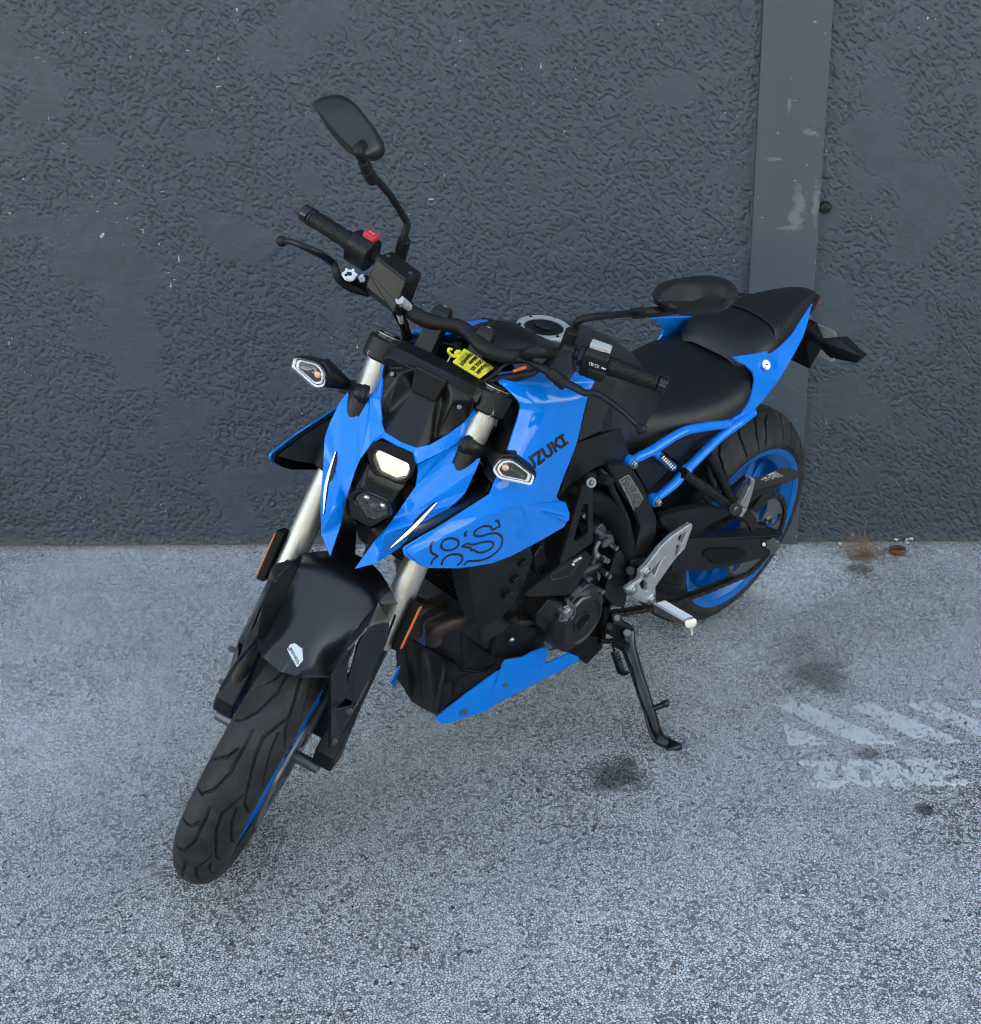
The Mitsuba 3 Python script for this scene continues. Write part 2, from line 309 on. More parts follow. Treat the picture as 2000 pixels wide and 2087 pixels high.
def flakes(polys, keep):
    out = []
    for pg in polys:
        x0, y0, x1, y1 = pg.bounds; n = int((x1 - x0) * (y1 - y0) * 100000)
        p = np.stack([rng.uniform(x0, x1, n), rng.uniform(y0, y1, n)], 1)
        p = p[shapely.contains_xy(pg.buffer(.001), p[:, 0], p[:, 1])]
        w = meshkit.fbm(np.c_[p * 30, p[:, :1] * 0], 3, 3); w2 = meshkit.noise(np.c_[p * 150, p[:, :1] * 0], 9); p = p[(rng.random(len(p)) < np.clip(keep + (w - .5) * 1.5, .05, 1)) & (w2 > .30)]
        for c in p:
            r = rng.uniform(.0013, .0029); k = 6; a = np.arange(k) * 2 * np.pi / k + rng.random() * 6; rr = r * rng.uniform(.65, 1.15, k)
            ring = np.stack([c[0] + rr * np.cos(a), c[1] + rr * np.sin(a), np.full(k, .0035)], 1); out.append((ring, r))
    V, Fc = [], []
    for ring, r in out:
        b = len(V); V += list(ring) + list(ring * [1, 1, 0] + [0, 0, -.001]) + [ring.mean(0) + [0, 0, .0008]]
        for j in range(6): Fc += [[b + j, b + (j + 1) % 6, b + 12], [b + j, b + 6 + j, b + 6 + (j + 1) % 6], [b + j, b + 6 + (j + 1) % 6, b + (j + 1) % 6]]
    return mk(V, Fc)
def txt_map(x, y):
    a = TXT[0] * (1 - x) + TXT[1] * x; b = TXT[2] * (1 - x) + TXT[3] * x; return (a * (1 - y) + b * y)[:2]
for ch, x0 in zip('ZONE', (0, .245, .50, .755)):
    rs = [[txt_map(x0 + px * .245 / .66, py) for px, py in r] for r in LET[ch]]
    k = put('pavement__painted_letter', flakes([Polygon(rs[0], rs[1:])], .70), 'm_white', False); scene[k]['bsdf'] = {'type': 'ref', 'id': 'm_paint'}
    labels[k] = {'label': f'worn white painted letter {ch}'}
for st in STRIPES:
    k = put('pavement__painted_stripe', flakes([Polygon(np.array(st)[:, :2])], .66), 'm_white', False); scene[k]['bsdf'] = {'type': 'ref', 'id': 'm_paint'}
princ('m_paint', (0.62, 0.64, 0.64), 0.6)

# ---------------------------------------------------------------- wall: dark grey painted stucco with a smooth pilaster
def stucco(a, z):
    q = np.stack([a, z, a * 0], -1)
    warp = np.stack([meshkit.noise(q * 55, 11) - .5, meshkit.noise(q * 55, 12) - .5, a * 0], -1) * .012
    big = meshkit.fbm(q * [1.5, 1.9, 1], 3, 1); m1 = meshkit.fbm(q * [7, 9, 1], 3, 2)
    mask = np.clip(((.6 * m1 + .4 * big) - .30) / .14, 0, 1); mask = mask * mask * (3 - 2 * mask)
    n1 = meshkit.fbm((q + warp) * [135, 150, 1], 2, 4); n2 = meshkit.noise((q + warp) * [205, 225, 1], 6)
    crack = np.clip((.40 - n1) / .07, 0, 1)
    crumbs = (meshkit.fbm((q + warp) * 150, 2, 8) - .5)
    trowel = meshkit.fbm(q * [5, 16, 1], 3, 9) - .5
    pr_ = np.hypot((a - 1.63) / .085, (z - .939) / .062) + (m1 - .5) * 1.1; pw = np.clip((1.05 - pr_) / .3, 0, 1); mask = mask * (1 - pw)
    ridge = .0022 * pw * meshkit.noise(q * [22, 40, 1], 21)
    return (ridge + .0015 * pw + .007 * (big - .5) + .0035 * trowel + mask * (.0026 * crumbs - .0036 * crack) + (1 - mask) * .0006 * (n2 - .5))
def wall_colour(p, n, uv):
    a = p.x * WU[0] + p.y * WU[1]
    f = fbm(a * 2.2, p.z * 1.6, octaves=4); g = fbm(a * 40, p.z * 40, octaves=2)
    c = mix((.043, .0545, .074), (.058, .0725, .094), f); c = c * (.88 + .24 * g)
    fleck = noise(a * 95, p.z * 95, 7.0)
    c = mix(c, (.55, .56, .56), smoothstep(.955, .985, fleck) * smoothstep(.62, .72, noise(a * 8, p.z * 8, 3.0)) * .8)
    c = mix(c, (.11, .10, .085), (1 - smoothstep(.0, .035, p.z + (g - .5) * .03)) * .6)
    return c
scene['m_wall'] = {'type': 'twosided', 'bsdf': {'type': 'bumpmap', 'arbitrary': proc(lambda p, n, uv: .0026 * fbm((p.x * WU[0] + p.y * WU[1]) * 230, p.z * 250, octaves=3), 6e-4), 'scale': 1.0,
    'bsdf': {'type': 'principled', 'base_color': proc(wall_colour), 'roughness': .50, 'specular': .45}}}
SMEARS = [(.058, 1.040, .018, .045), (.064, 1.00, .026, .02), (.078, .970, .030, .007), (.036, 1.228, .020, .010), (.012, 1.03, .010, .05), (.13, 1.16, .03, .005), (.10, 1.30, .006, .02)]
def pilaster_colour(p, n, uv):
    a = (p.x - W0[0]) * WU[0] + (p.y - W0[1]) * WU[1]
    f = fbm(a * 9, p.z * 2.2, octaves=4)
    c = mix((.051, .064, .085), (.064, .080, .102), f)
    w = (fbm(a * 60, p.z * 60, octaves=3) - .5) * 1.6; s = mi.Float(0)
    for (x, z, rx, rz) in SMEARS:
        s = dr.maximum(s, 1 - smoothstep(.4, 1.2, dr.sqrt(dr.square((a - x) / rx) + dr.square((p.z - z) / rz)) + w))
    c = mix(c, (.17, .195, .225), s * .6)
    fleck = noise(a * 70, p.z * 70, 2.0)
    return mix(c, (.4, .4, .4), smoothstep(.965, .985, fleck) * .6)
scene['m_pilaster'] = {'type': 'twosided', 'bsdf': {'type': 'bumpmap', 'arbitrary': proc(lambda p, n, uv: .0004 * fbm((p.x * WU[0] + p.y * WU[1]) * 40, p.z * 9, octaves=3), 2e-3), 'scale': 1.0,
    'bsdf': {'type': 'principled', 'base_color': proc(pilaster_colour), 'roughness': .42, 'specular': .45}}}
def stucco_panel(a0, a1, z0, z1, step):
    na, nz = int((a1 - a0) / step), int((z1 - z0) / step)
    A, Z = np.meshgrid(np.linspace(a0, a1, na), np.linspace(z0, z1, nz), indexing='ij'); h = stucco(A, Z)
    edge = np.minimum(np.minimum(A - a0, a1 - A) / .004, 1); h = h * np.clip(edge, 0, 1)
    V = W0 + A[..., None] * WU + h[..., None] * WN + Z[..., None] * np.array([0, 0, 1.])
    i, j = np.meshgrid(np.arange(na - 1), np.arange(nz - 1), indexing='ij'); b = (i * nz + j).ravel()
    return mk(V.reshape(-1, 3), np.vstack([np.c_[b, b + nz, b + nz + 1], np.c_[b, b + nz + 1, b + 1]]))
labels['wall'] = {'label': 'tall dark grey stucco wall behind the motorcycle', 'category': 'wall'}
PA0, PA1 = 0.0, 0.183
put('wall__stucco', stucco_panel(PA1 + .001, 2.80, -.02, 1.76, .0031), 'm_wall', True)
put('wall__stucco', stucco_panel(-.86, PA0 - .001, -.02, 1.76, .0031), 'm_wall', True)
def wall_box(a0, a1, z0, z1, d0, d1):
    return hull([on_wall(a, z, d) for a in (a0, a1) for z in (z0, z1) for d in (d0, d1)])
put('wall__upper_wall', cat(wall_box(-9, 12, 1.76, 8.2, -.30, .0), wall_box(2.8, 12, -.02, 1.76, -.30, .0), wall_box(-9, -.86, -.02, 1.76, -.30, 0), wall_box(-.86, 2.8, -.02, 1.76, -.30, -.05)), 'm_wall', False)
m = hull([on_wall(a, z, d) for a in (PA0, PA1) for z in (-.03, 8.19) for d in (-.04, .018)])
put('wall__pilaster', m, 'm_pilaster', False, label='smooth flat pilaster strip')
kc = on_wall(-0.0170, 1.0242)
put('wall__cap', tube([kc, kc + WN * .012, kc + WN * .022, kc + WN * .026], [.0155, .0175, .014, .005], 24, 4), 'm_rubber', 60, label='small round black rubber cap')

# ---------------------------------------------------------------- small things by the wall
def ring_piece():
    o = np.array((-0.7381,0.2099,0.0000))
    prof = [(.000, .025), (.013, .025), (.016, .023), (.016, .019), (.011, .0175), (.0105, .014), (.014, .0125), (.013, .0095), (.000, .009)]
    m = rev(prof, (0, 0, 0), 48); v = m.vertices[:, [0, 2, 1]] * [1, 1, 1]; m.vertices = v + o; m.fix_normals(); return m
put('rusty_ring', ring_piece(), 'm_rust', 40); labels['rusty_ring'] = {'label': 'small rusty round metal ring lying near the wall', 'category': 'metal ring'}
def weed():
    V = []
    r = random.Random(3); base = np.array((-0.6492,0.1453,0.0000)); tip = np.array((-0.6362,0.1034,0.1000))
    for k in range(48):
        b = base + np.array([r.gauss(0, .022), r.gauss(0, .022), 0]); L = r.uniform(.03, .13)
        d = WN * r.gauss(0, .35) + WU * r.gauss(.15, .5) + np.array([0, 0, 1.0]); d /= np.linalg.norm(d)
        e = b + d * L * .5 + np.array([r.gauss(0, .01), r.gauss(0, .01), 0]); f = b + d * L + WU * r.gauss(0, .035) - np.array([0, 0, abs(r.gauss(0, .02))])
        for P in (b, e, f):
            P[:] = P + WN * max(0, .012 - (P - W0) @ WN)
        V.append(tube([b, e, f], [.0009, .0007, .0003], 4, 4))
    for k in range(60):
        b = base + WU * r.gauss(0, .03) + WN * r.gauss(.01, .025) + np.array([0, 0, .002]); a = r.random() * 6.3
        V.append(tube([b, b + np.array([math.cos(a), math.sin(a), r.random() * .4]) * r.uniform(.02, .05)], .0007, 4, 1))
    return cat(*V)
put('dry_weed', weed(), 'm_weed', 60); labels['dry_weed'] = {'label': 'wispy brown dried weed growing at the foot of the wall', 'category': 'weed'}
for i, P in enumerate([(-0.8185,0.1540,0.0120),(-0.8415,0.1758,0.0120),(-0.8500,0.1888,0.0120),(-0.8050,0.1795,0.0020),(-0.8239,0.1917,0.0020),(-0.6845,0.0461,0.0020)]):
    P = np.array(P); P = P + WN * max(0, .014 - (P - W0) @ WN); a = rng.uniform(-1, 1, (9, 3)) * [.009, .009, .004]
    k = put('paint_chip', hull(P + a), 'm_chip', False)
    labels[k] = {'label': 'white paint crumb lying at the foot of the wall by the rusty ring' if i < 5 else 'single white crumb by the dry weed at the wall foot', 'category': 'crumb'}
    if i < 5: labels[k]['group'] = 'white crumbs by the rusty ring'

# ---------------------------------------------------------------- unseen trees added behind the camera to fill reflections and dim low skylight
princ('m_leaf', proc(lambda p, n, uv: mix((.030, .050, .018), (.075, .105, .040), noise(p.x * 3, p.y * 3, p.z * 3))), 0.7)
princ('m_bark', (0.10, 0.08, 0.06), 0.8)
rt = np.random.default_rng(11)
for i, a in enumerate((-11, -6.8, -3.2, .4, 4.6, 8.4, 12.5)):
    c = W0 + WU * (a + rt.uniform(-.5, .5)) + WN * rt.uniform(12.5, 14.5); h = rt.uniform(3.4, 5.6); w = rt.uniform(1.6, 2.5)
    k = key('added_tree'); labels[k] = {'label': 'unseen leafy tree added behind the camera for reflections', 'category': 'tree', 'group': 'unseen trees added for reflections'}
    put(k + '__trunk', tube([c, c + [.1, .05, h * .3], c + [-.1, .1, h * .7]], [.16, .13, .07], 10, 4), 'm_bark', 50)
    n = 2600; d = rt.normal(size=(n, 3)); d /= np.linalg.norm(d, axis=1, keepdims=True); rr = rt.uniform(.55, 1.0, n)[:, None] * (.75 + .5 * meshkit.fbm(d * 2.2 + i * 7, 3, 5))[:, None]
    P = c + [0, 0, h * .62] + d * rr * [w, w, h * .46]; P[:, 2] = np.maximum(P[:, 2], .35)
    e1 = rt.normal(size=(n, 3)); e1 /= np.linalg.norm(e1, axis=1, keepdims=True); e2 = np.cross(e1, d); s_ = rt.uniform(.14, .30, (n, 1))
    V = np.stack([P - e1 * s_, P + e2 * s_ * .6, P + e1 * s_, P - e2 * s_ * .6], 1).reshape(-1, 3); b_ = np.arange(n) * 4
    put(k + '__crown', mk(V, np.vstack([np.c_[b_, b_ + 1, b_ + 2], np.c_[b_, b_ + 2, b_ + 3]])), 'm_leaf', False)

# ================================================================ MOTORCYCLE
# ---------------------------------------------------------------- wheels
def tyre(R, prof, lines, pitches, depth=.006, gw=.0020, N=1000, M=92, wsc=1.0, fw=1.0):
    pr = np.asarray(prof, float); full = np.vstack([pr[::-1] * [-1, 1], pr[1:]]) if pr[0, 0] == 0 else pr
    full = catmull(full, 161); s = np.r_[0, np.cumsum(np.linalg.norm(np.diff(full, axis=0), axis=1))]; s -= s[-1] / 2
    w = np.linspace(s[0], s[-1], M); Y, Rr = np.interp(w, s, full[:, 0]), np.interp(w, s, full[:, 1])
    ny = np.gradient(Rr, w); nr = -np.gradient(Y, w)               # normal in (y, r), outward
    sg = np.sign(nr[M // 2]); ny, nr = (-ny * -1, nr * -1) if sg < 0 else (ny, nr); L = np.hypot(ny, nr); ny, nr = -ny / L, nr / L
    if sg < 0: nr, ny = abs(nr) * np.sign(nr), -ny
    P = 2 * np.pi * R / pitches; th = np.arange(N) * 2 * np.pi / N; S_ = ((-th * R) % P)[:, None]; W_ = w[None] + 0 * S_
    D = np.full((N, M), 9.)
    for side in (1, -1):
        for li in lines[side]:
            li = np.asarray(li, float) * [1, wsc]
            for sh in (-2, -1, 0, 1, 2):
                q = li * [1, side * fw] + [P * sh + (.056 if side < 0 else 0), 0]
                for a, b in zip(q[:-1], q[1:]):
                    e = b - a; t = np.clip(((S_ - a[0]) * e[0] + (W_ - a[1]) * e[1]) / (e @ e), 0, 1)
                    D = np.minimum(D, np.hypot(S_ - a[0] - t * e[0], W_ - a[1] - t * e[1]))
    ny = abs(ny) * np.sign(Y); h = -depth * np.clip((gw + .0008 - D) / .0010, 0, 1)
    yy = Y[None] + h * ny[None]; rr = Rr[None] + h * nr[None]
    X = np.stack([rr * np.cos(th)[:, None], yy, rr * np.sin(th)[:, None]], -1)
    i, j = np.meshgrid(np.arange(N), np.arange(M - 1), indexing='ij'); i2 = (i + 1) % N
    a, b, c, d = (i * M + j).ravel(), (i2 * M + j).ravel(), (i2 * M + j + 1).ravel(), (i * M + j + 1).ravel()
    m = mk(X.reshape(-1, 3), np.vstack([np.c_[a, b, c], np.c_[a, c, d]])); m.fix_normals(); return m
def moved(m, c): m = m.copy(); m.apply_translation(c); return m
FA, RA = np.array([1.4711, -.0079, .2905]), np.array([0, 0, .315])
fprof = [(0, .300), (.0162, .2975), (.0309, .289), (.0430, .275), (.0515, .259), (.0558, .246), (.0558, .238), (.0515, .230), (.044, .224)]
fl = {1: [[(0, .050), (.056, .018), (.098, .026), (.18, .060), (.21, .095)], [(.038, .047), (.075, .055), (.127, .082), (.15, .105)]], -1: [[(0, .012), (.08, .008), (.125, .026), (.15, .055), (.155, .088)], [(.04, .022), (.06, .035), (.088, .09)]]}
rprof = [(0, .315), (.025, .312), (.048, .302), (.068, .286), (.083, .266), (.090, .250), (.0905, .243), (.087, .234), (.081, .227)]
rl = {q: [[(0, .012), (.06, .016), (.105, .040), (.135, .085), (.140, .125)], [(.045, .038), (.075, .058), (.105, .115)], [(.125, .014), (.165, .030), (.19, .062), (.20, .11)]] for q in (1, -1)}
def rim(hw, y_in):
    half = [(hw, .2165), (hw + .006, .232), (hw + .0015, .2335), (hw - .004, .231), (hw - .010, .2175), (y_in, .203), (y_in * .55, .193)]
    inner = [(y_in * .55, .186), (y_in, .192), (hw - .012, .205), (hw - .002, .2165)]
    prof = [(-y, r) for y, r in half] + half[::-1]; prof = prof[::1]
    outer = [(-y, r) for y, r in half] + [(y, r) for y, r in half[::-1]]
    inn = [(y, r) for y, r in inner[::-1]] + [(-y, r) for y, r in inner]
    return rev(outer + inn, (0, 0, 0), 120)
def spokes(hub_r, hub_y, r1, yw, ph, tw=.011):
    ms = []
    for k in range(5):
        for dph in (-.16, .16):
            a0, a1 = ph + k * 2 * np.pi / 5 + dph * .55, ph + k * 2 * np.pi / 5 + dph * 1.15
            c, s = np.cos, np.sin; P = []
            for a, r, w, y in ((a0, hub_r, tw * 1.25, hub_y), (a1, r1, tw, yw)):
                for da in (-1, 1):
                    for e in (-1, 1):
                        P.append([r * c(a) - da * w * s(a), e * y, r * s(a) + da * w * c(a)])
            ms.append(hull(P, .003))
    return cat(*ms)
FW = F  # wheels that do not steer
tf = tyre(.300, fprof, fl, 12, fw=.74); rim_f = cat(rim(.0375, .028), spokes(.035, .026, .195, .012, .5), rev([(-.045, .018), (-.045, .040), (-.03, .05), (.03, .05), (.045, .040), (.045, .018)], (0, 0, 0), 40))
turn = lambda m: m.copy().apply_transform(trimesh.transformations.euler_matrix(-.0941, 0, .064, 'sxyz'))
k = S('front_wheel', moved(turn(rim_f), FA), 'm_bluerim', label='blue cast front wheel')
sub(k, 'tyre', moved(turn(tf), FA), 'm_tyre', 'S', 38)
def disc(y): return cat(rev([(y - .0025, .112), (y - .0025, .155), (y + .0025, .155), (y + .0025, .112)], (0, 0, 0), 90), *[hull([[r * math.cos(a + d) , y + e, r * math.sin(a + d)] for r, d0 in ((.05, .25), (.117, .09)) for d in (-d0, d0) for e in (-.003, .003)]) for a in np.arange(5) * 2 * np.pi / 5])
for y in (.060, -.060): sub(k, 'brake_disc', moved(turn(disc(y)), FA), 'm_disc', 'S', 30)
for s in (1, -1):
    c = FA + [-.155, s * .078, .015]
    cal = cat(hull([c + np.array([dx, dy, dz]) for dx in (-.025, .03) for dy in (-.028, .024) for dz in (-.062, .062)], .008), *[cyl(c + [0.0, .022 * s, dz], c + [0.0, .036 * s, dz], .017, 20) for dz in (-.032, .032)])
    S('brake_caliper', cal, 'm_black', 35)
S('front_axle', cyl(FA + [0, -.115, 0], FA + [0, .115, 0], .012), 'm_grey', 35)
rr = cat(rim(.083, .06), spokes(.045, .040, .195, .016, .95, .013), rev([(-.07, .02), (-.07, .05), (-.045, .062), (.05, .062), (.09, .055), (.09, .02)], (0, 0, 0), 40))
kr = F('rear_wheel', moved(rr, RA), 'm_bluerim', label='blue cast rear wheel')
sub(kr, 'tyre', moved(tyre(.315, rprof, rl, 10), RA), 'm_tyre', 'F', 38)
def disk_holes(y, r0, r1, nh, rh, rad, t=.005):
    pg = Point(0, 0).buffer(r1, quad_segs=32).difference(Point(0, 0).buffer(r0, quad_segs=16))
    for i in range(nh):
        a = i * 2 * np.pi / nh + .35; e = Point(rad * math.cos(a), rad * math.sin(a)).buffer(1, quad_segs=10); e = affinity.scale(e, rh * .8, rh * 1.5); e = affinity.rotate(e, math.degrees(a) + 90, origin='centroid'); pg = pg.difference(e)
    m = extr(pg, t); v = m.vertices; m.vertices = np.stack([v[:, 0], y - t / 2 + v[:, 2], v[:, 1]], -1); m.fix_normals(); return m
CY = .124
sp = cat(moved(disk_holes(CY, .045, .112, 5, .020, .078), RA), *[hull([RA + [r * math.cos(a + d), CY + e, r * math.sin(a + d)] for r, w in ((.108, .030), (.121, .012)) for d in (-w, w) for e in (-.003, .003)]) for a in np.arange(47) * 2 * np.pi / 47])
sub(kr, 'sprocket', sp, 'm_sprocket', 'F', 30)
for a in np.arange(5) * 2 * np.pi / 5 + .98:
    c = RA + [.058 * math.cos(a), CY, .058 * math.sin(a)]; sub(kr, 'nut', cat(cyl(c, c + [0, .008, 0], .0125, 18), cyl(c + [0, .008, 0], c + [0, .022, 0], .008, 6)), 'm_silver', 'F', 30)
sub(kr, 'sprocket_carrier', cyl(RA + [0, .06, 0], RA + [0, CY + .022, 0], .040, 32, ch=.006), 'm_black', 'F')
sub(kr, 'brake_disc', moved(disc(-.085), RA), 'm_disc', 'F', 30)
F('rear_axle', cat(cyl(RA + [0, -.16, 0], RA + [0, .19, 0], .012), cyl(RA + [0, .183, 0], RA + [0, .191, 0], .021, 24, ch=.002)), 'm_grey', 35)

# ---------------------------------------------------------------- drive chain: every link
SPC, SPR, FSC, FSR = RA + [0, CY, 0], .120, np.array([.615, CY, .36]), .047
def chain_path():
    d = FSC - SPC; L = math.hypot(d[0], d[2]); base = math.atan2(d[2], d[0]); be = math.asin((SPR - FSR) / L); pts = []
    top0, bot0 = base + np.pi / 2 - be, base - np.pi / 2 + be
    a = np.linspace(top0, bot0 + 2 * np.pi, 60); pts += [SPC + SPR * np.array([math.cos(x), 0, math.sin(x)]) for x in a]
    t0 = SPC + SPR * np.array([math.cos(bot0), 0, math.sin(bot0)]); t1 = FSC + FSR * np.array([math.cos(bot0), 0, math.sin(bot0)])
    pts += [t0 + (t1 - t0) * t - np.array([0, 0, .022 * math.sin(np.pi * t)]) for t in np.linspace(0, 1, 30)[1:-1]]
    b = np.linspace(bot0, top0, 30); pts += [FSC + FSR * np.array([math.cos(x), 0, math.sin(x)]) for x in b]
    t0 = FSC + FSR * np.array([math.cos(top0), 0, math.sin(top0)]); t1 = SPC + SPR * np.array([math.cos(top0), 0, math.sin(top0)])
    pts += [t0 + (t1 - t0) * t - np.array([0, 0, .012 * math.sin(np.pi * t)]) for t in np.linspace(0, 1, 30)[1:]]
    return np.array(pts)
cp = chain_path(); cl = np.r_[0, np.cumsum(np.linalg.norm(np.diff(cp, axis=0), axis=1))]; nl = int(cl[-1] / .0158) // 2 * 2
at_ = lambda s: np.array([np.interp(s % cl[-1], cl, cp[:, i]) for i in range(3)])
def link_mesh(w, p=.0158):
    pl = lambda y: hull([[x + .0066 * math.cos(a), y + e, .0066 * math.sin(a)] for x in (-p / 2, p / 2) for a in np.arange(10) * .6283 for e in (-.0009, .0009)])
    return cat(pl(w), pl(-w), *[cyl([x, -w - .0022, 0], [x, w + .0022, 0], .0036, 8) for x in (-p / 2, p / 2)], *( [cyl([0, -w, 0], [0, w, 0], .0035, 6)] ))
lw = [ply(link_mesh(.0092), 'm_chain', smooth=30), ply(link_mesh(.0066), 'm_chain', smooth=30)]
A4 = np.eye(4); A4[:3, :3] = PM; A4[:3, 3] = PT
for i in range(nl):
    p, q = at_(i * cl[-1] / nl), at_((i + 1) * cl[-1] / nl); d = q - p; M4 = np.eye(4); M4[:3, 0] = d / np.linalg.norm(d); M4[:3, 1] = [0, 1, 0]; M4[:3, 2] = np.cross(M4[:3, 0], [0, 1, 0]); M4[:3, 3] = (p + q) / 2
    scene[key(BIKE + '__drive_chain__link')] = {**lw[i % 2], 'to_world': T(A4 @ M4)}

# ---------------------------------------------------------------- fork, clamps, fender
def forkpt(s, y): return AXP + AXD * s + FWD * .033 + np.array([0, y, 0])
FY = .1113
for s in (1, -1):
    y = FY * s
    k = S('fork_tube', cat(tube([forkpt(.585, y), forkpt(.64, y), forkpt(.76, y), forkpt(.80, y), forkpt(.87, y), forkpt(1.085, y)], [.0265, .0262, .0255, .0248, .0235, .0232], 32, 3)), 'm_alu', 40, label='silver upper fork leg')
    sub(k, 'fork_lower', cat(tube([forkpt(.62, y), forkpt(.46, y), forkpt(.33, y)], [.0215, .0205, .022], 24, 1), hull([forkpt(.44, y) + [.0, d, 0] for d in (-.016, .016)] + [forkpt(.345, y) + [x, d, z] for x in (-.02, .022) for d in (-.017, .017) for z in (-.018, .015)], .005)), 'm_black', 'S')
    sub(k, 'fork_cap', cat(cyl(forkpt(1.075, y), forkpt(1.122, y), .0265, 32, ch=.003), cyl(forkpt(1.122, y), forkpt(1.130, y), .0195, 6), cyl(forkpt(1.117, y), forkpt(1.1245, y), .0275, 32)), 'm_gloss', 'S')
    sub(k, 'cap_ring', cat(rev([(-.0006, .0255), (-.0006, .0275), (.0006, .0275), (.0006, .0255)], (0, 0, 0), 40).copy()).apply_transform(trimesh.geometry.align_vectors([0, 1, 0], AXD)).apply_translation(forkpt(1.1252, y)), 'm_silver', 'S')
    cb = forkpt(1.095, y) + np.array([.028, s * .012, .0]); sub(k, 'pinch_bolt', cat(cyl(cb, cb + [.006, 0, .002], .0075, 16), cyl(cb + [.004, 0, .0014], cb + [.0068, 0, .0022], .004, 6)), 'm_grey', 'S')
    rp = [forkpt(.70, y) + np.array([.004, s * .030, 0]), forkpt(.60, y) + np.array([.004, s * .030, 0])]
    R_ = hull([p + FWD * f + np.array([0, s * d, 0]) + AXD * a for p, a in zip(rp, (.0, -.0)) for f in (-.017, .017) for d in (0, .011)], .003)
    kk = S('fork_reflector', R_, 'm_dark', 30)
    sub(kk, 'lens', hull([p + FWD * f + np.array([0, s * d, 0]) for p in (rp[0] * .94 + rp[1] * .06, rp[1] * .94 + rp[0] * .06) for f in (.003, .0175) for d in (.0105, .0150)], .001), 'm_orange', 'S')
for s in (1, -1): S('fork_collar', cat(cyl(forkpt(.93, FY * s), forkpt(1.005, FY * s), .0272, 28, ch=.003), hull([forkpt(z_, FY * s) + FWD * f + np.array([0, -s * d, 0]) for z_ in (.94, .99) for f in (-.02, .0) for d in (.01, .05)], .003)), 'm_black')
S('upper_clamp', cat(hull([forkpt(1.10, y) + FWD * f + AXD * a for y in (-FY, FY) for f in (-.045, .012) for a in (-.012, .012)], .004), *[cyl(forkpt(1.075, y), forkpt(1.118, y), .036, 28, ch=.004) for y in (-FY, FY)]), 'm_black')
S('lower_clamp', cat(hull([forkpt(.87, y) + FWD * f + AXD * a for y in (-FY, FY) for f in (-.05, .01) for a in (-.02, .02)], .005), *[cyl(forkpt(.845, y), forkpt(.895, y), .036, 28, ch=.004) for y in (-FY, FY)], cyl(AXP + AXD * .87, AXP + AXD * 1.1, .03, 24)), 'm_dark')

# fender: centre panel over the tyre, guards down both fork legs
# fender: centre panel over the tyre, flared sides, guards down both fork legs
Y0 = np.array([0, .012, 0])
LP = [(1.5411,0.0870,0.5951),(1.5071,0.1010,0.6259),(1.5301,0.0980,0.6641),(1.5259,0.0760,0.6034),(1.4666,0.0815,0.6396),(1.4004,0.0920,0.6728),(1.4193,0.0980,0.6987),(1.4244,0.1310,0.6705),(1.4205,0.1370,0.6472),(1.4754,0.1070,0.6829)]
(l3, w2, w1, kf_c, k1, k2, o0, o1, o2, w3) = [np.array(p) - Y0 for p in LP]
pol = lambda ph, r: np.array((1.465 + r * math.cos(math.radians(ph)), 0, .3 + r * math.sin(math.radians(ph))))
def arch(c, e, p=2.0): return [mir(e)] + [c + (e * [1, 1, 1] - c) * np.array([abs(t) ** p, t, abs(t) ** p]) for t in (-.8, -.5, -.25, 0, .25, .5, .8)] + [e]
kE_ = np.array((1.325, .080, .656)); lq_ = [np.array(p) - Y0 for p in [(1.5911,0.0210,0.6053),(1.5892,0.0400,0.6092),(1.5857,0.0560,0.6132)]]
lip = [mir(l3)] + [mir(p) for p in lq_[::-1]] + [pol(67, .333)] + lq_ + [l3]
dome_ = gridsurf([lip, arch(pol(79, .343), kf_c, 2.4), arch(pol(91, .362), k1, 2.4), arch(pol(103, .394), k2, 2.2), arch(pol(115, .406), kE_, 2.0)], 40, 48, .003, (.3, 0, 1))
VW = [l3, w2, w1, kf_c, k1, k2, o0, o1, o2, w3, kE_, np.array((1.33, .105, .640))]
FW_ = [[0, 1, 2, 3], [3, 2, 4], [4, 2, 9], [4, 9, 5], [5, 9, 6], [9, 8, 7, 6], [5, 6, 11, 10]]
wings = [shell([p * [1, s, 1] for p in VW], FW_, .003, 3, 3, (.4, s * .5, .6)) for s in (1, -1)]
for m in [dome_] + wings: m.apply_translation(Y0)
dome_.metadata['outer'].apply_translation(Y0)
kf = S('front_fender', cat(dome_, *wings), 'm_satin', 40)
def decal(P, surf, d, lift, size=.006):
    """a thin sticker that follows the surface"""
    P = np.asarray(P, float); o, u, v, n = frame_of(P.mean(0), d); m = extr(Polygon(np.stack([(P - o) @ u, (P - o) @ v], 1)), 1.0)
    vv, ff = trimesh.remesh.subdivide_to_size(m.vertices * [1, 1, size * .9], m.faces, size); q, nn = onto(surf, o + vv[:, :1] * u + vv[:, 1:2] * v, d); return mk(q + nn * (vv[:, 2:] / (size * .9) * (lift + .0005) - .0005), ff)
def drape_text(txt, A, B, vtop, surf, lift=.0008, d=(0, 1, 0), w0=0):
    m = fat_text(txt, .045 if lift > .0007 else .02); w = m.vertices; W_ = w[:, 0].max(); A, B, vt = map(np.array, (A, B, vtop))
    v, f = trimesh.remesh.subdivide_to_size(w, m.faces, .35); P = A + (v[:, :1] / W_) * (B - A) + v[:, 1:2] * vt
    q, nn = onto(surf, P, d, .06); return mk(q + nn * (w0 + v[:, 2:] * (lift + .0006) - .0006), f)
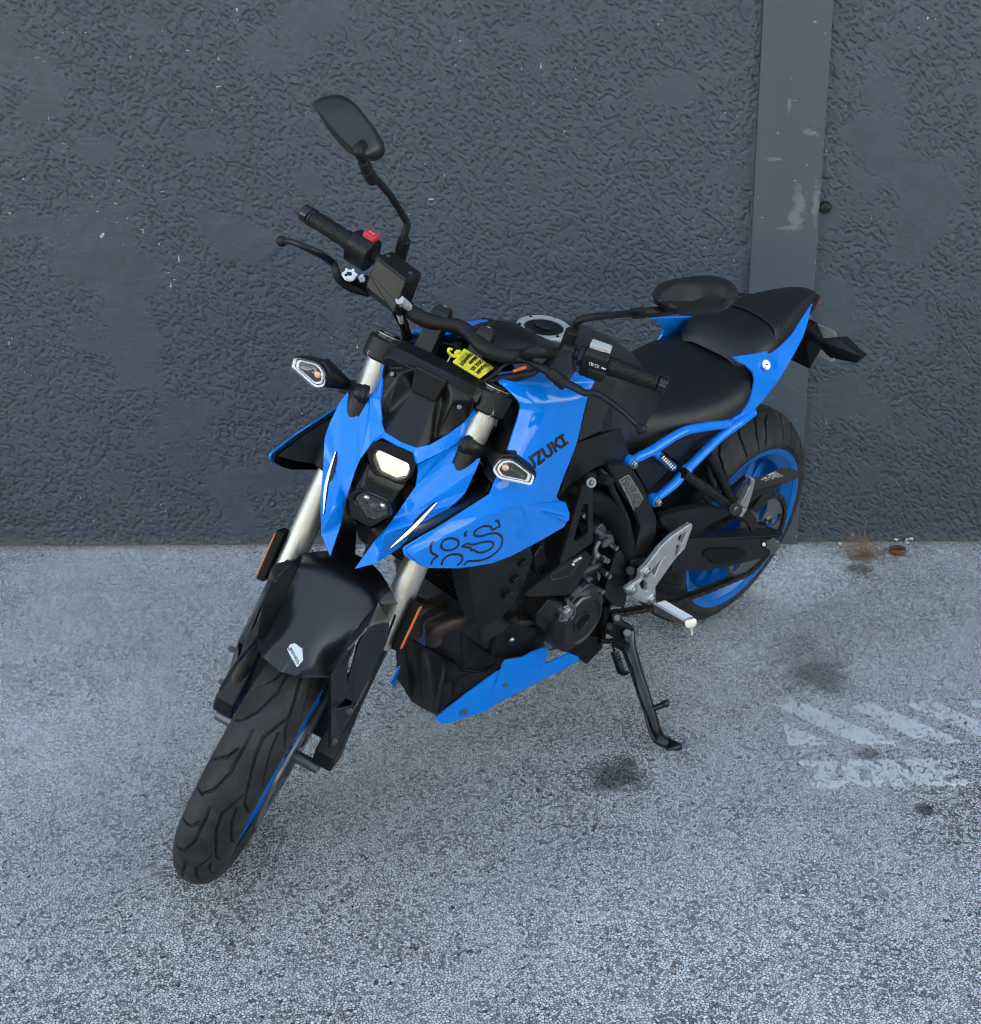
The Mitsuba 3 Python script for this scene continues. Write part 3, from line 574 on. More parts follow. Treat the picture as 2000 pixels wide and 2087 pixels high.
for s in (1, -1):
    G = [(1.5411,0.0870,0.5951),(1.5071,0.1010,0.6259),(1.5005,0.1080,0.6546),(1.4754,0.1070,0.6829),(1.4205,0.1370,0.6472),(1.4180,0.1380,0.6131),(1.4890,0.1380,0.5162),(1.5091,0.1190,0.5345),(1.4965,0.1200,0.4990),(1.4871,0.1370,0.5124),(1.5091,0.1320,0.4404),(1.5379,0.1300,0.4278),(1.5461,0.1080,0.5266),(1.5074,0.1130,0.5659)]
    G = [(np.array(p) - Y0) * [1, s, 1] + Y0 for p in G]
    m = cat(shell([G[i] for i in (0, 1, 13, 7, 8, 12)], [[0, 1, 2, 5], [5, 2, 3, 4]], .004, 3, 2, (1, .0, 0)),
        shell([G[i] for i in (12, 8, 9, 10, 11)], [[0, 1, 2, 3, 4]], .004, 3, 2, (1, 0, 0)),
        shell([G[i] for i in (3, 4, 5, 6, 7, 13, 2)], [[0, 1, 2, 6], [6, 2, 3, 5], [5, 3, 4]], .004, 3, 2, (1, s * .6, 0)),
        shell([G[0], G[12], G[11], G[11] + [-.07, 0, .03], G[12] + [-.06, 0, .04], G[0] + [-.03, 0, 0]], [[0, 1, 4, 5], [1, 2, 3, 4]], .003, 2, 1, (0, -s, 0)),
        shell([G[4], G[5], G[6], G[10], G[10] + [-.06, 0, .03], G[6] + [-.05, .0, .02], G[5] + [-.05, -s * .01, .03], G[4] + [-.05, -s * .01, .0]], [[0, 1, 6, 7], [1, 2, 5, 6], [2, 3, 4, 5]], .003, 2, 1, (0, s, 0)))
    sub(kf, 'fork_guard', m, 'm_satin', 'S', 35)
    for q in ((1.5323,0.1310,0.4467), (1.5144,0.1360,0.5175)):
        q = (np.array(q) - Y0) * [1, s, 1] + Y0; sub(kf, 'bolt', cat(cyl(q, q + [.004, 0, 0], .007, 16), cyl(q, q + [.006, 0, 0], .004, 6)), 'm_grey', 'S')
st = [np.array(p) for p in [(1.6073,0.0020,0.6740),(1.5969,0.0090,0.6728),(1.5681,0.0190,0.6489),(1.5612,0.0240,0.6434),(1.5419,0.0360,0.6090),(1.5421,0.0360,0.6051),(1.5437,0.0340,0.5908),(1.6160,0.0020,0.6683)]]
nn = np.array([.80, 0, .60]); ks = sub(kf, 'sticker', decal(st, dome_, nn, .0006), 'm_sticker', 'S', 20, label='small pale sticker lettered POLE MOTO')
du, dv = st[6] - st[7], (st[0] - st[7])
put(BIKE + '__front_fender__sticker_print', cat(drape_text('POLE', st[7] + du * .12 + dv * .42, st[7] + du * .50 + dv * .52, dv * .5, dome_, .0004, nn, .0008), drape_text('MOTO', st[7] + du * .54 + dv * .42, st[7] + du * .96 + dv * .30, dv * .5, dome_, .0004, nn, .0008)), 'm_ink', False, 'S')
put(BIKE + '__front_fender__sticker_stripe', decal([st[7] + du * .02 + dv * .22, st[7] + du * .16 + dv * .22, st[7] + du * .16 + dv * .55, st[7] + du * .02 + dv * .55], dome_, nn, .0010), 'm_red', False, 'S')
# rear half of the fender: hugs the tyre behind the fork
m = gridsurf([[(1.465 + r * math.cos(a), y + .012, .3 + r * math.sin(a)) for y, r in ((-.072, .300), (-.066, .325), (-.03, .336), (0, .338), (.03, .336), (.066, .325), (.072, .300))] for a in np.radians([100, 115, 130, 145, 158])], 20, 20, .003, (-.3, 0, 1))
sub(kf, 'rear_section', m, 'm_black', 'S', 40)

# ---------------------------------------------------------------- headlight mask
P1 = [(1.1691,0.0940,0.9990),(1.1594,0.1080,0.9746),(1.1622,0.1020,0.9440),(1.1732,0.0870,0.9690),(1.2033,0.0720,0.9486),(1.2267,0.0500,0.9239),(1.2457,0.0330,0.9188),(1.1943,0.0950,0.9403),(1.2242,0.0735,0.9180),(1.2590,0.0470,0.8968),(1.2552,0.0340,0.9136),(1.2564,0.0000,0.9125),(1.2460,0.0000,0.9156)]
mm = lambda P, Fc: (list(P) + [mir(p) for p in P], Fc + [[i + len(P) for i in f[::-1]] for f in Fc])
F1 = [[0, 1, 2, 3], [3, 2, 7, 4], [4, 7, 8, 5], [5, 8, 9, 6], [6, 9, 10], [6, 10, 11, 12]]
V, Fc = mm(P1, F1); km = S('headlight_mask', shell(V, Fc, .004, 3, 1, (1, 0, .3)), 'm_blue', 24, label='glossy blue headlight mask')
P2 = [(1.1905,0.0945,0.9369),(1.2148,0.0980,0.8997),(1.2531,0.0475,0.8910),(1.2516,0.0515,0.8755),(1.2593,0.0580,0.8511),(1.2820,0.0545,0.8300),(1.3080,0.0470,0.7888),(1.3338,0.0353,0.7515),(1.3725,0.0258,0.7029),(1.2939,0.0720,0.8085),(1.1886,0.1400,0.9219),(1.2053,0.1430,0.9073),(1.2298,0.1435,0.8665),(1.2547,0.1360,0.8511),(1.2701,0.1230,0.8226),(1.3243,0.0870,0.7661),(1.3569,0.0590,0.7271),(1.2222,0.0735,0.9152),(1.3496,0.0520,0.7897)]
F2 = [[0, 1, 4, 17], [17, 4, 3, 2], [1, 10, 11, 9], [1, 9, 5, 4], [11, 12, 9], [12, 13, 9], [13, 14, 9], [14, 15, 18, 9], [9, 18, 6, 5], [15, 16, 18], [18, 16, 7, 6], [16, 8, 7]]
for s in (1, -1):
    V = [np.array(p) * [1, s, 1] for p in P2]
    kw = sub(km, 'cheek_panel', shell(V, F2, .004, 3, 1, (1, s * .4, 0)), 'm_blue', 'S', 24)
    cheek = shell(V, F2, .004, 3, 3, (1, s * .4, 0)); nn = np.array([1, s * .55, .15]); nn /= np.linalg.norm(nn)
    def strip(wm, lift, deep):
        C_ = np.array([(1.2770,0.1195,0.8479),(1.2984,0.1100,0.8355),(1.3150,0.0950,0.8065),(1.3335,0.0780,0.7770),(1.3425,0.0635,0.7557)]) * [1, s, 1]; C_ = catmull(C_, 30)
        C_ = catmull(onto(cheek, C_[[2, 15, 27]], nn)[0], 30)
        w = np.interp(np.linspace(0, 1, 30), [0, .06, .35, .65, .94, 1], [.0003, .0016, .0036, .0034, .0012, .0003]) * wm; q = C_; n = np.array([nn] * 30)
        d = np.gradient(q, axis=0); d /= np.linalg.norm(d, axis=1, keepdims=True); sd = np.cross(d, n)
        m = skin(np.stack([q + sd * w[:, None] - n * deep, q + sd * w[:, None] + n * lift, q - sd * w[:, None] + n * lift, q - sd * w[:, None] - n * deep], 1), True); m.fix_normals(); return m
    sub(km, 'running_light', strip(1, .0040, .006), 'm_drl', 'S', 20, emitter=DRL, label='narrow lit cream running light strip')
    sub(km, 'light_bezel', strip(1.25, .0030, .007), 'm_ink', 'S', 20)
    # dark inner flanks below the lamps
    I = [(1.3069,0.0470,0.7871),(1.3339,0.0355,0.7511),(1.3702,0.0262,0.7025),(1.2725,0.0060,0.6334),(1.2914,0.0120,0.6992),(1.3174,0.0150,0.7546),(1.2894,0.0300,0.7570)]
    I = [np.array(p) * [1, s, 1] + [-.004, 0, 0] for p in I]
    sub(km, 'inner_flank', shell(I, [[0, 1, 5, 6], [1, 2, 3, 4], [1, 4, 5]], .003, 2, 1, (1, -s, 0)), 'm_black', 'S', 40)
    S_in = [np.array(p) * [1, s, 1] for p in (P2[1], P2[10], P2[11], P2[12])]
    sub(km, 'side_bracket', hull([np.array([1.150, .085 * s, .955]), np.array([1.165, .088 * s, .900]), np.array([1.172, .118 * s, .905]), np.array([1.10, .115 * s, .90]), np.array([1.10, .10 * s, .96]), np.array([1.155, .104 * s, .955])], .004), 'm_black', 'S', 35)
    mb = hull([np.array(p) * [1, s, 1] + [-.05, 0, 0] for p in (P2[9], P2[12], P2[14], P2[4], P2[7])], .003); sub(km, 'inner_cover', mb, 'm_dark', 'S', 35)

# lamps: lit upper lens, dark lower projector, sloping smoked body between
def LU(P): return P
hexU = [(1.2540,-0.0359,0.8687),(1.2523,-0.0304,0.8822),(1.2520,0.0289,0.8847),(1.2533,0.0356,0.8740),(1.2553,0.0327,0.8578),(1.2569,0.0172,0.8443),(1.2570,-0.0141,0.8430)]
frU = [(1.2538,-0.0512,0.8698),(1.2513,-0.0475,0.8905),(1.2496,-0.0339,0.9051),(1.2489,0.0312,0.9106),(1.2510,0.0446,0.8930),(1.2540,0.0462,0.8681),(1.2566,0.0380,0.8468),(1.2574,0.0217,0.8396),(1.2578,-0.0208,0.8370),(1.2562,-0.0397,0.8500)]
hexL = [(1.3146,-0.0296,0.8038),(1.3113,-0.0267,0.8167),(1.3100,-0.0174,0.8222),(1.3094,0.0231,0.8246),(1.3108,0.0340,0.8187),(1.3132,0.0378,0.8092),(1.3192,0.0189,0.7852),(1.3201,0.0031,0.7815)]
frL = [(1.3149,-0.0412,0.8023),(1.3101,-0.0358,0.8215),(1.3082,-0.0245,0.8292),(1.3076,0.0344,0.8317),(1.3132,0.0464,0.8092),(1.3225,0.0213,0.7719),(1.3234,0.0141,0.7683),(1.3229,-0.0243,0.7705)]
nU, nL = np.array([1, 0, .12]), np.array([1, 0, .25]); nU /= np.linalg.norm(nU); nL /= np.linalg.norm(nL)
def ringframe(out_, in_, n, d_out, d_in, depth, mat, name, par):
    O, I = np.array(out_), np.array(in_); c = I.mean(0)
    k = 40
    def res(P): P = np.vstack([P, P[:1]]); s = np.r_[0, np.cumsum(np.linalg.norm(np.diff(P, axis=0), axis=1))]; return np.stack([np.interp(np.linspace(0, s[-1], k, endpoint=False), s, P[:, i]) for i in range(3)], 1)
    ang = lambda P: np.argsort(np.arctan2((P - c)[:, 2], (P - c)[:, 1]))
    A = np.arange(k) * 2 * np.pi / k
    def polar(P):
        P = res(P); P = P[ang(P)]; t = np.arctan2((P - c)[:, 2], (P - c)[:, 1]); return np.stack([np.interp(A - np.pi, t, P[:, i], period=2 * np.pi) for i in range(3)], 1)
    O, I = polar(O), polar(I)
    m = skin([O - n * .05, O + n * (d_out - .004), c + (O - c) * .97 + n * d_out, c + (I - c) * 1.12 + n * d_out, I + n * d_in, I - n * depth], caps=False); m.fix_normals()
    return sub(par, name, m, mat, 'S', 30), I
kh = S('headlight', hull([np.array(p) - nU * .07 for p in frU] + [np.array(p) - nL * .09 for p in frL], .004), 'm_dark', 35, label='stacked two-lamp headlight, only the upper lamp lit')
_, IU = ringframe(frU, hexU, nU, .006, .000, .03, 'm_gloss', 'upper_bezel', kh)
_, IL = ringframe(frL, hexL, nL, .006, -.002, .045, 'm_gloss', 'lower_bezel', kh)
cU = IU.mean(0); cL = IL.mean(0)
sub(kh, 'upper_lens', cat(skin([IU - nU * .002, IU + nU * .000, cU + (IU - cU) * .96 + nU * .002], True)), 'm_lens', 'S', 20)
rows = [cU + (IU - cU) * s - nU * d for s, d in ((1, .004), (.93, .014), (.78, .02), (.62, .024))]
rfl = skin(rows + [cU + (IU - cU) * .1 - nU * .026], 'end')
if (rfl.face_normals * rfl.area_faces[:, None]).sum(0) @ nU < 0: rfl.invert()
sub(kh, 'upper_reflector', rfl, 'm_lampshell', 'S', False, emitter=LAMP2)
cell = []
for i in range(8):
    for j in range(3):
        w_ = (.0020, .0034, .0016)[j]; c = cU + np.array([0, (i - 3.5) * .0066, (j - 1) * .0082]) - nU * (.013 + .001 * ((i + j) % 2)); cell.append(hull([c + [0, dy, dz] for dy in (-w_ * .8, w_ * .8) for dz in (-w_, w_)] + [c + nU * .003]))
sub(kh, 'led_cells', cat(*cell), 'm_led', 'S', False, emitter=LAMP)
sub(kh, 'lower_bowl', skin([IL - nL * .003, cL + (IL - cL) * .9 - nL * .025, cL + (IL - cL) * .5 - nL * .04], 'end'), 'm_smoke', 'S', 30)
for i, (y, r) in enumerate(((.0, .0125), (.017, .0085), (-.018, .0085))):
    q = cL + np.array([0, y, -.004 if i == 0 else .006]) - nL * .016; sub(kh, 'projector', ico(q, r, 3), 'm_smoke' if i == 0 else 'm_reflector', 'S', True)
sub(kh, 'lower_lens', skin([IL - nL * .003, IL - nL * .0015, cL + (IL - cL) * .97 + nL * .0015], True), 'm_lens', 'S', 20)
Bd = [(1.2564,-0.0392,0.8487),(1.2578,-0.0208,0.8370),(1.2574,0.0217,0.8396),(1.2566,0.0385,0.8468),(1.3072,0.0361,0.8331),(1.3076,0.0344,0.8317),(1.3082,-0.0245,0.8292),(1.3101,-0.0358,0.8215)]
Bd = np.array(Bd)
sub(kh, 'smoked_body', cat(shell([Bd[0] + nU * .004, Bd[1] + nU * .006, Bd[2] + nU * .006, Bd[3] + nU * .004, Bd[4] + nL * .002, Bd[5] + nL * .004, Bd[6] + nL * .004, Bd[7] + nL * .002], [[0, 1, 6, 7], [1, 2, 5, 6], [2, 3, 4, 5]], .003, 3, 3, (1, 0, .3))), 'm_smoke', 'S', 40)
chin = [(1.3187,-0.0140,0.7569),(1.2559,0.0040,0.7144),(1.2221,0.0010,0.6564),(1.2368,-0.0060,0.6578),(1.2672,-0.0120,0.6896)]
sub(kh, 'chin', hull([np.array(p) for p in chin] + [np.array(p) + [-.06, 0, .01] for p in chin], .003), 'm_black', 'S', 35)

# fly screen with its screw pockets, and the instrument housing behind it
Ve = [np.array(p) for p in [(1.1707,0.0860,0.9670),(1.1986,0.0710,0.9454),(1.2223,0.0490,0.9208),(1.2463,0.0325,0.9195),(1.2467,0.0000,0.9165)]]
vn = np.array([1, 0, .62]); vn /= np.linalg.norm(vn)
up = lambda p, d: np.asarray(p) + vn * d
Vco, TT, TM, TB = np.array((1.1800,0.0892,1.0211)), np.array((1.1777,0.0290,1.0305)), np.array((1.1665,0.0290,1.0007)), np.array((1.1814,0.0222,0.9872))
PR, PS, PB = np.array((1.1930,0.0562,1.0106)), np.array((1.1693,0.0889,0.9940)), np.array((1.1989,0.0509,0.9185))
PB = up(PB, .006); TBc = TB * [1, 0, 1]; cr1, cr2 = (PR + PB) / 2 + vn * .003, np.array((1.2290, .0, .938))
VV2 = [Vco, *Ve, TT, TM, TB, TBc, PR, PS, PB, PR - vn * .010, PS - vn * .006, PB - vn * .003]
Fv = [[0, 11, 10, 6], [6, 10, 7], [7, 10, 12, 8], [8, 12, 3, 4], [8, 4, 5, 9], [11, 14, 13, 10], [0, 1, 14, 11], [14, 1, 2, 13], [13, 2, 15], [13, 15, 12, 10], [15, 2, 3, 12]]
VA = VV2 + [mir(p) for p in VV2]; FA_ = Fv + [[i + len(VV2) for i in f[::-1]] for f in Fv]
kv = S('fly_screen', shell(VA, FA_, .003, 3, 5, vn), 'm_black', 40, label='matte black fly screen above the headlight')
for s in (1, -1):
    q = np.array((1.1826,0.0691,0.9976)) * [1, s, 1] + vn * .002; sub(kv, 'screw', cat(cyl(q - vn * .006, q + vn * .002, .0048, 20, ch=.001), cyl(q + vn * .001, q + vn * .0028, .0024, 6)), 'm_grey', 'S')
DT, DB = np.array((1.1552,0.0937,1.0319)), np.array((1.1525,0.0925,1.0074)); tx, tz = DT[0], DT[2]
dash_pts = []
for s in (1, -1):
    dash_pts += [DT * [1, s, 1], DT * [1, s * .88, 1] + [.002, 0, .003], DB * [1, s, 1] + [.022, 0, .010], DT * [1, s * .92, 1] + [-.028, 0, .004], DT * [1, s * .95, 1] + [-.030, 0, -.03], DB * [1, s * .9, 1] + [-.01, 0, -.02], DT * [1, s * .9, 1] + [.021, 0, -.008]]
kd = S('instrument_housing', hull(dash_pts, .003, 2), 'm_black', 24)
tng = []
for s in (1, -1): tng += [TT * [1, s, 1] + vn * .004, TM * [1, s, 1] + vn * .008, TB * [1, s, 1] + vn * .006, TT * [1, s, 1] - vn * .03, TB * [1, s, 1] - vn * .03]
sub(kd, 'tongue', hull(np.array(tng), .0035, 2), 'm_black', 'S', 30)
sub(kd, 'display', plate([(tx - .036, .070, tz - .000), (tx - .036, -.070, tz - .000), (tx - .038, -.070, tz - .03), (tx - .038, .070, tz - .03)], .003, out=(-1, 0, 0), rnd=.004), 'm_gloss', 'S', 20)

# ---------------------------------------------------------------- handlebar and controls
BL = [np.array((1.068, 0, 1.082)), np.array((1.0961,0.0550,1.0817)), np.array((1.1002,0.0950,1.0855)), np.array((1.0794,0.1250,1.0904)), np.array((1.0913,0.1500,1.1197)), np.array((1.0439,0.1750,1.1049)), np.array((1.022, .215, 1.112)), np.array((1.0, .382, 1.1213))]
bar = [mir(p) for p in BL[:0:-1]] + BL
barlen = lambda t: np.array(BL[-2]) + (np.array(BL[-1]) - np.array(BL[-2])) * t      # t: 0 inner end of the control, 1 bar end
gd = BL[-1] - BL[-2]; gd /= np.linalg.norm(gd)
rad = [.0112] * 2 + [.0115, .0125, .0135, .0142, .0142] + [.0142] + [.0142] * 2 + [.0142, .0135, .0125, .0115] + [.0112] * 2
rad = np.interp(np.arange(len(bar)), np.linspace(0, len(bar) - 1, len(rad)), rad)
kb = S('handlebar', tube(bar, rad, 24, 8), 'm_rubber', 50)
for s in (1, -1):
    M_ = (lambda m: m) if s > 0 else mir
    g0, g1 = barlen(.34), barlen(.90)
    sub(kb, 'grip', M_(tube([g0 - gd * .004, g0, g0 + gd * .012, g0 + gd * .014, g1 - gd * .006, g1 - gd * .005, g1, g1 + gd * .001], [.0150, .0185, .0185, .0168, .0162, .0180, .0180, .015], 28, 1)), 'm_rubber', 'S', 40)
    cuts = []
    for a0 in np.arange(0, 6.28, .7):
        pts = []
        for i, t in enumerate(np.linspace(.16, .9, 7)):
            a = a0 + .35 * (1 if i % 2 else -1) + .2 * i; e1 = np.cross(gd, [0, 0, 1]); e1 /= np.linalg.norm(e1); e2 = np.cross(gd, e1); rr_ = .0168 - .0006 * t
            pts.append(g0 + (g1 - g0) * t + (e1 * math.cos(a) + e2 * math.sin(a)) * rr_)
        cuts.append(tube(pts, .0009, 5, 3))
    sub(kb, 'grip_rib', M_(cat(*cuts)), 'm_dark', 'S', 50)
    sub(kb, 'bar_end', M_(cyl(g1 + gd * .002, barlen(1.015), .0172, 28, ch=.002)), 'm_gloss', 'S', 40)
# risers with bolts
for s in (1, -1):
    c = np.array((1.068, .046 * s, 1.082)); up_ = np.array(AXD)
    ri = cat(hull([c + up_ * h + FWD * f + np.array([0, d, 0]) for h, w, e in ((-.065, .024, .016), (-.004, .021, .0145)) for f in (-w, w) for d in (-e, e)], .002), hull([c + up_ * h + FWD * f + np.array([0, d, 0]) for h, w, e in ((.0, .0205, .0143), (.012, .018, .0140), (.021, .011, .010)) for f in (-w, w) for d in (-e, e)], .002))
    k = S('bar_riser', ri, 'm_black', 35)
    b0 = c + up_ * .0225 + FWD * .004; sub(k, 'bolt', cyl(b0 - up_ * .004, b0 + up_ * .002, .0052, 16, ch=.001), 'm_silver', 'S')
# left switch block, clutch perch, lever
e1 = np.cross(gd, [0, 0, 1]); e1 /= np.linalg.norm(e1); e2 = np.cross(e1, gd)          # e1 forward-ish, e2 up-ish
if e1[0] < 0: e1 = -e1
if e2[2] < 0: e2 = -e2
def box_on_bar(t0, t1, f0, f1, u0, u1, r=.004): return hull([barlen(t) + e1 * f + e2 * u for t in (t0, t1) for f in (f0, f1) for u in (u0, u1)], r, 2)
def ring_on_bar(t0, t1, prof, n=28):
    out = []
    for t in (t0, t0 + .015, t1 - .015, t1):
        k = 1 if t0 + .01 < t < t1 - .01 else .93
        out.append([barlen(t) + e1 * f * k + e2 * u * k for f, u in prof])
    m = skin(out, True); m.fix_normals(); return m
swp = catmull([(.028, .012), (.024, .026), (.006, .031), (-.014, .026), (-.022, .008), (-.020, -.016), (-.004, -.030), (.016, -.030), (.028, -.018)], 36, True)
ksw = S('left_switch', ring_on_bar(.06, .33, swp), 'm_black', 45)
sub(ksw, 'collar', ring_on_bar(.0, .06, catmull([(.021, 0), (.0, .022), (-.018, 0), (0, -.022)], 24, True)), 'm_rubber', 'S', 45)
sub(ksw, 'dimmer_switch', cat(box_on_bar(.10, .24, -.004, .012, .031, .036, .003), box_on_bar(.235, .30, -.004, .010, .029, .036, .003)), 'm_switchgrey', 'S', 30)
sub(ksw, 'turn_switch', box_on_bar(.17, .33, .027, .036, -.012, -.002, .003), 'm_rubber', 'S', 30)
ip = barlen(.155) + e1 * .0285 + e2 * .006
ym = gd * .9 + e2 * .0; ym /= np.linalg.norm(ym)
icons = []
for i in range(2):
    o_ = ip + ym * (.011 * i); icons.append(tube([o_ + ym * .002 + e2 * .003, o_ - ym * .0015 + e2 * .0022, o_ - ym * .0024, o_ - ym * .0015 - e2 * .0022, o_ + ym * .002 - e2 * .003, o_ + ym * .002 + e2 * .003], .0005, 5, 2)); icons += [cyl(o_ + ym * .0030 + e2 * h, o_ + ym * .0062 + e2 * h, .0005, 5) for h in (-.0022, 0, .0022)]
icons.append(hull([ip + ym * d + e2 * h + e1 * f for d in (.0215, .030) for h in (-.0012, .0012) for f in (-.0004, .0004)]))
sub(ksw, 'symbols', cat(*icons), 'm_white', 'S', False)
kp = S('clutch_perch', cat(hull([np.array(p) for p in [(1.0550,0.1820,1.1040),(1.0550,0.2019,1.1113),(1.0750,0.2210,1.0972),(1.0900,0.2177,1.0782),(1.0850,0.1793,1.0863),(1.0700,0.1691,1.0920)]] + [np.array(p) + [-.012, 0, .008] for p in [(1.0550,0.1820,1.1040),(1.0550,0.2019,1.1113),(1.0700,0.2203,1.0944),(1.0800,0.1785,1.0834)]], .004), cyl(barlen(-.20), barlen(-.05), .0185, 24, ch=.002)), 'm_black', 35)
lev = [(1.0880,0.2150,1.0836),(1.0920,0.2404,1.0868),(1.0940,0.2591,1.0870),(1.0920,0.2719,1.0919),(1.0900,0.2844,1.0939),(1.0880,0.3136,1.0884),(1.0860,0.3444,1.0791),(1.0840,0.3673,1.0686),(1.0400,0.3775,1.0390)]
def lever(P, s):
    P = np.array(P) * [1, s, 1]; m = tube(P, [.0092, .0092, .0085, .0080, .0078, .0072, .0066, .0058, .0050], 14, 5, flat=.75); return cat(m, ico(P[-1], .0105, 3))
S('clutch_lever', lever(lev, 1), 'm_black', 50)
cp_ = [(1.0920,0.2238,1.0825),(1.0900,0.1848,1.0916),(1.0900,0.1622,1.0920),(1.0900,0.1400,1.0910),(1.0950,0.1209,1.0865),(1.1050,0.1067,1.0731),(1.1200,0.0966,1.0535),(1.1300,0.0861,1.0375)]
S('clutch_cable', cat(tube(np.array(cp_[1:]), [.0085, .0075, .0042, .0038, .0038, .0038, .0038], 12, 6), cyl(np.array(cp_[0]), np.array(cp_[1]), .0115, 20, ch=.002), *[cyl(np.array(cp_[0]) * (1 - t) + np.array(cp_[1]) * t, np.array(cp_[0]) * (1 - t - .05) + np.array(cp_[1]) * (t + .05), .0132, 20) for t in (.12, .26, .40)]), 'm_rubber', 45)
S('switch_cable', tube(np.array([(1.0800,0.1644,1.0914),(1.0900,0.1592,1.0765),(1.1000,0.1369,1.0619),(1.1100,0.1118,1.0473),(1.1250,0.0875,1.0357)]), [.004, .006, .0085, .008, .006], 12, 6), 'm_rubber', 50)
wt = np.array([(1.1020,0.1262,1.0665),(1.1000,0.1444,1.0850)]); S('cable_tag', cyl(wt[0] + [.006, 0, .004], wt[1] + [.006, 0, .004], .003, 10), 'm_orange', 40)
# right controls: throttle housing, master cylinder, lever
kr_ = S('right_switch', mir(cat(ring_on_bar(.02, .30, catmull([(.034, .004), (.030, .024), (.008, .033), (-.016, .027), (-.024, .006), (-.020, -.018), (-.002, -.029), (.022, -.027)], 36, True)))), 'm_black', 45)
sub(kr_, 'kill_switch', mir(box_on_bar(.06, .18, -.008, .010, .032, .039, .003)), 'm_red', 'S', 30, label='red engine stop switch')
kq = mir(np.array([barlen(.10) + e2 * .0425 + e1 * .003, barlen(.14) + e2 * .0425 + e1 * .003])); sub(kr_, 'kill_symbol', cat(*[tube([q + np.array([.002 * math.cos(a), .002 * math.sin(a), 0.0]) for a in np.linspace(1, 5.3, 8)], .0005, 5, 1) for q in kq]), 'm_white', 'S', False)
MCt = [(1.1015,-0.1826,1.1520),(1.0624,-0.1728,1.1520),(1.0882,-0.1024,1.1520),(1.1294,-0.1128,1.1520)]
MCt = np.array(MCt)
dn = np.array([.010, 0, -.052])
mc = hull(list(MCt) + list(MCt + dn), .003, 2)
kmc = S('brake_reservoir', mc, 'm_black', 30)
lidn = np.cross(MCt[1] - MCt[0], MCt[3] - MCt[0]); lidn /= np.linalg.norm(lidn); lidn *= np.sign(lidn[2])
cM = MCt.mean(0); sub(kmc, 'lid', hull(list(cM + (MCt - cM) * 1.01 + lidn * .0035) + list(cM + (MCt - cM) * 1.01 + lidn * .006), .002, 2), 'm_black', 'S', 30)
for a in ((MCt[0] + MCt[1]) / 2 * .8 + cM * .2, (MCt[2] + MCt[3]) / 2 * .8 + cM * .2): sub(kmc, 'screw', cyl(a + lidn * .007, a + lidn * .009, .0042, 14), 'm_grey', 'S')
pb = np.array([(1.0328,-0.2000,1.0694),(1.0281,-0.2150,1.0433),(1.0508,-0.2250,1.0656),(1.0433,-0.2150,1.0790)]); S('brake_perch', cat(hull(list(pb) + list(pb + [-.0, 0, -.012]), .003), hull([MCt[0] + dn * .6, MCt[3] + dn * .8, pb[0], pb[1], pb[0] + [-.01, 0, -.02], MCt[3] + dn * 1.1], .004)), 'm_black', 35)
rl_ = np.array([(1.0404,-0.2000,1.0469),(1.0590,-0.2320,1.0515),(1.0729,-0.2550,1.0661),(1.0705,-0.2680,1.0826),(1.0444,-0.2830,1.0734),(1.0829,-0.3000,1.1010),(1.1014,-0.3250,1.1106),(1.0989,-0.3520,1.1078),(1.0857,-0.3775,1.0921)])
S('brake_lever', cat(tube(rl_, [.0092, .0105, .0105, .009, .0078, .0072, .0066, .0058, .0050], 14, 5, flat=.75), ico(rl_[-1], .0105, 3), hull([np.array(p) for p in [(1.0588,-0.2300,1.0575),(1.0662,-0.2500,1.0671),(1.0736,-0.2400,1.0851),(1.0401,-0.2220,1.0628)]] + [np.array(p) + [-.004, 0, -.008] for p in [(1.0588,-0.2300,1.0575),(1.0662,-0.2500,1.0671),(1.0736,-0.2400,1.0851),(1.0401,-0.2220,1.0628)]], .003)), 'm_black', 50)
ad_ = np.array((1.0717,-0.2360,1.0781)); nz = np.array([.35, 0, .94]); kadj = S('lever_adjuster', cat(cyl(ad_, ad_ + nz * .008, .0125, 24, ch=.0015), *[cyl(ad_ + nz * .004 + np.array([.0118 * math.cos(a), .0118 * math.sin(a), -.0044 * math.cos(a)]), ad_ + nz * .0085 + np.array([.0118 * math.cos(a), .0118 * math.sin(a), -.0044 * math.cos(a)]), .003, 8) for a in np.arange(6) * 1.047]), 'm_white', 35)
sub(kadj, 'mark', cat(cyl(ad_ + nz * .008, ad_ + nz * .009, .0045, 12), cyl(ad_ + nz * .008 + np.array([.006, -.004, -.002]), ad_ + nz * .009 + np.array([.006, -.004, -.002]), .003, 8)), 'm_ink', 'S')
pv = np.array((1.0435,-0.2200,1.0683)); S('lever_pivot_bolt', cat(cyl(pv, pv + nz * .006, .0075, 20, ch=.001), cyl(pv + nz * .005, pv + nz * .010, .0055, 6)), 'm_white', 35)
bj = np.array([(1.1390,-0.1100,1.1196),(1.1089,-0.0980,1.0967)]); S('banjo_bolt', cat(cyl(bj[0], bj[0] * .25 + bj[1] * .75, .0085, 24), cyl(bj[0] * .2 + bj[1] * .8, bj[1], .0078, 6)), 'm_ringgrey', 35)
hp = np.array([(1.1316,-0.1080,1.1051),(1.1198,-0.1080,1.0826),(1.0872,-0.1080,1.0480),(1.0655,-0.1060,1.0198),(1.0525,-0.1040,0.9991),(1.0346,-0.1000,0.9697)])
S('brake_hose', tube(hp, [.006, .0060, .0060, .0058, .0058, .0058], 14, 5), 'm_rubber', 50)
S('hose_sleeve', tube(hp[:3] * 1.0, [.0040, .0060, .0058], 14, 5), 'm_plate', 50, label='white sleeve on the brake hose')
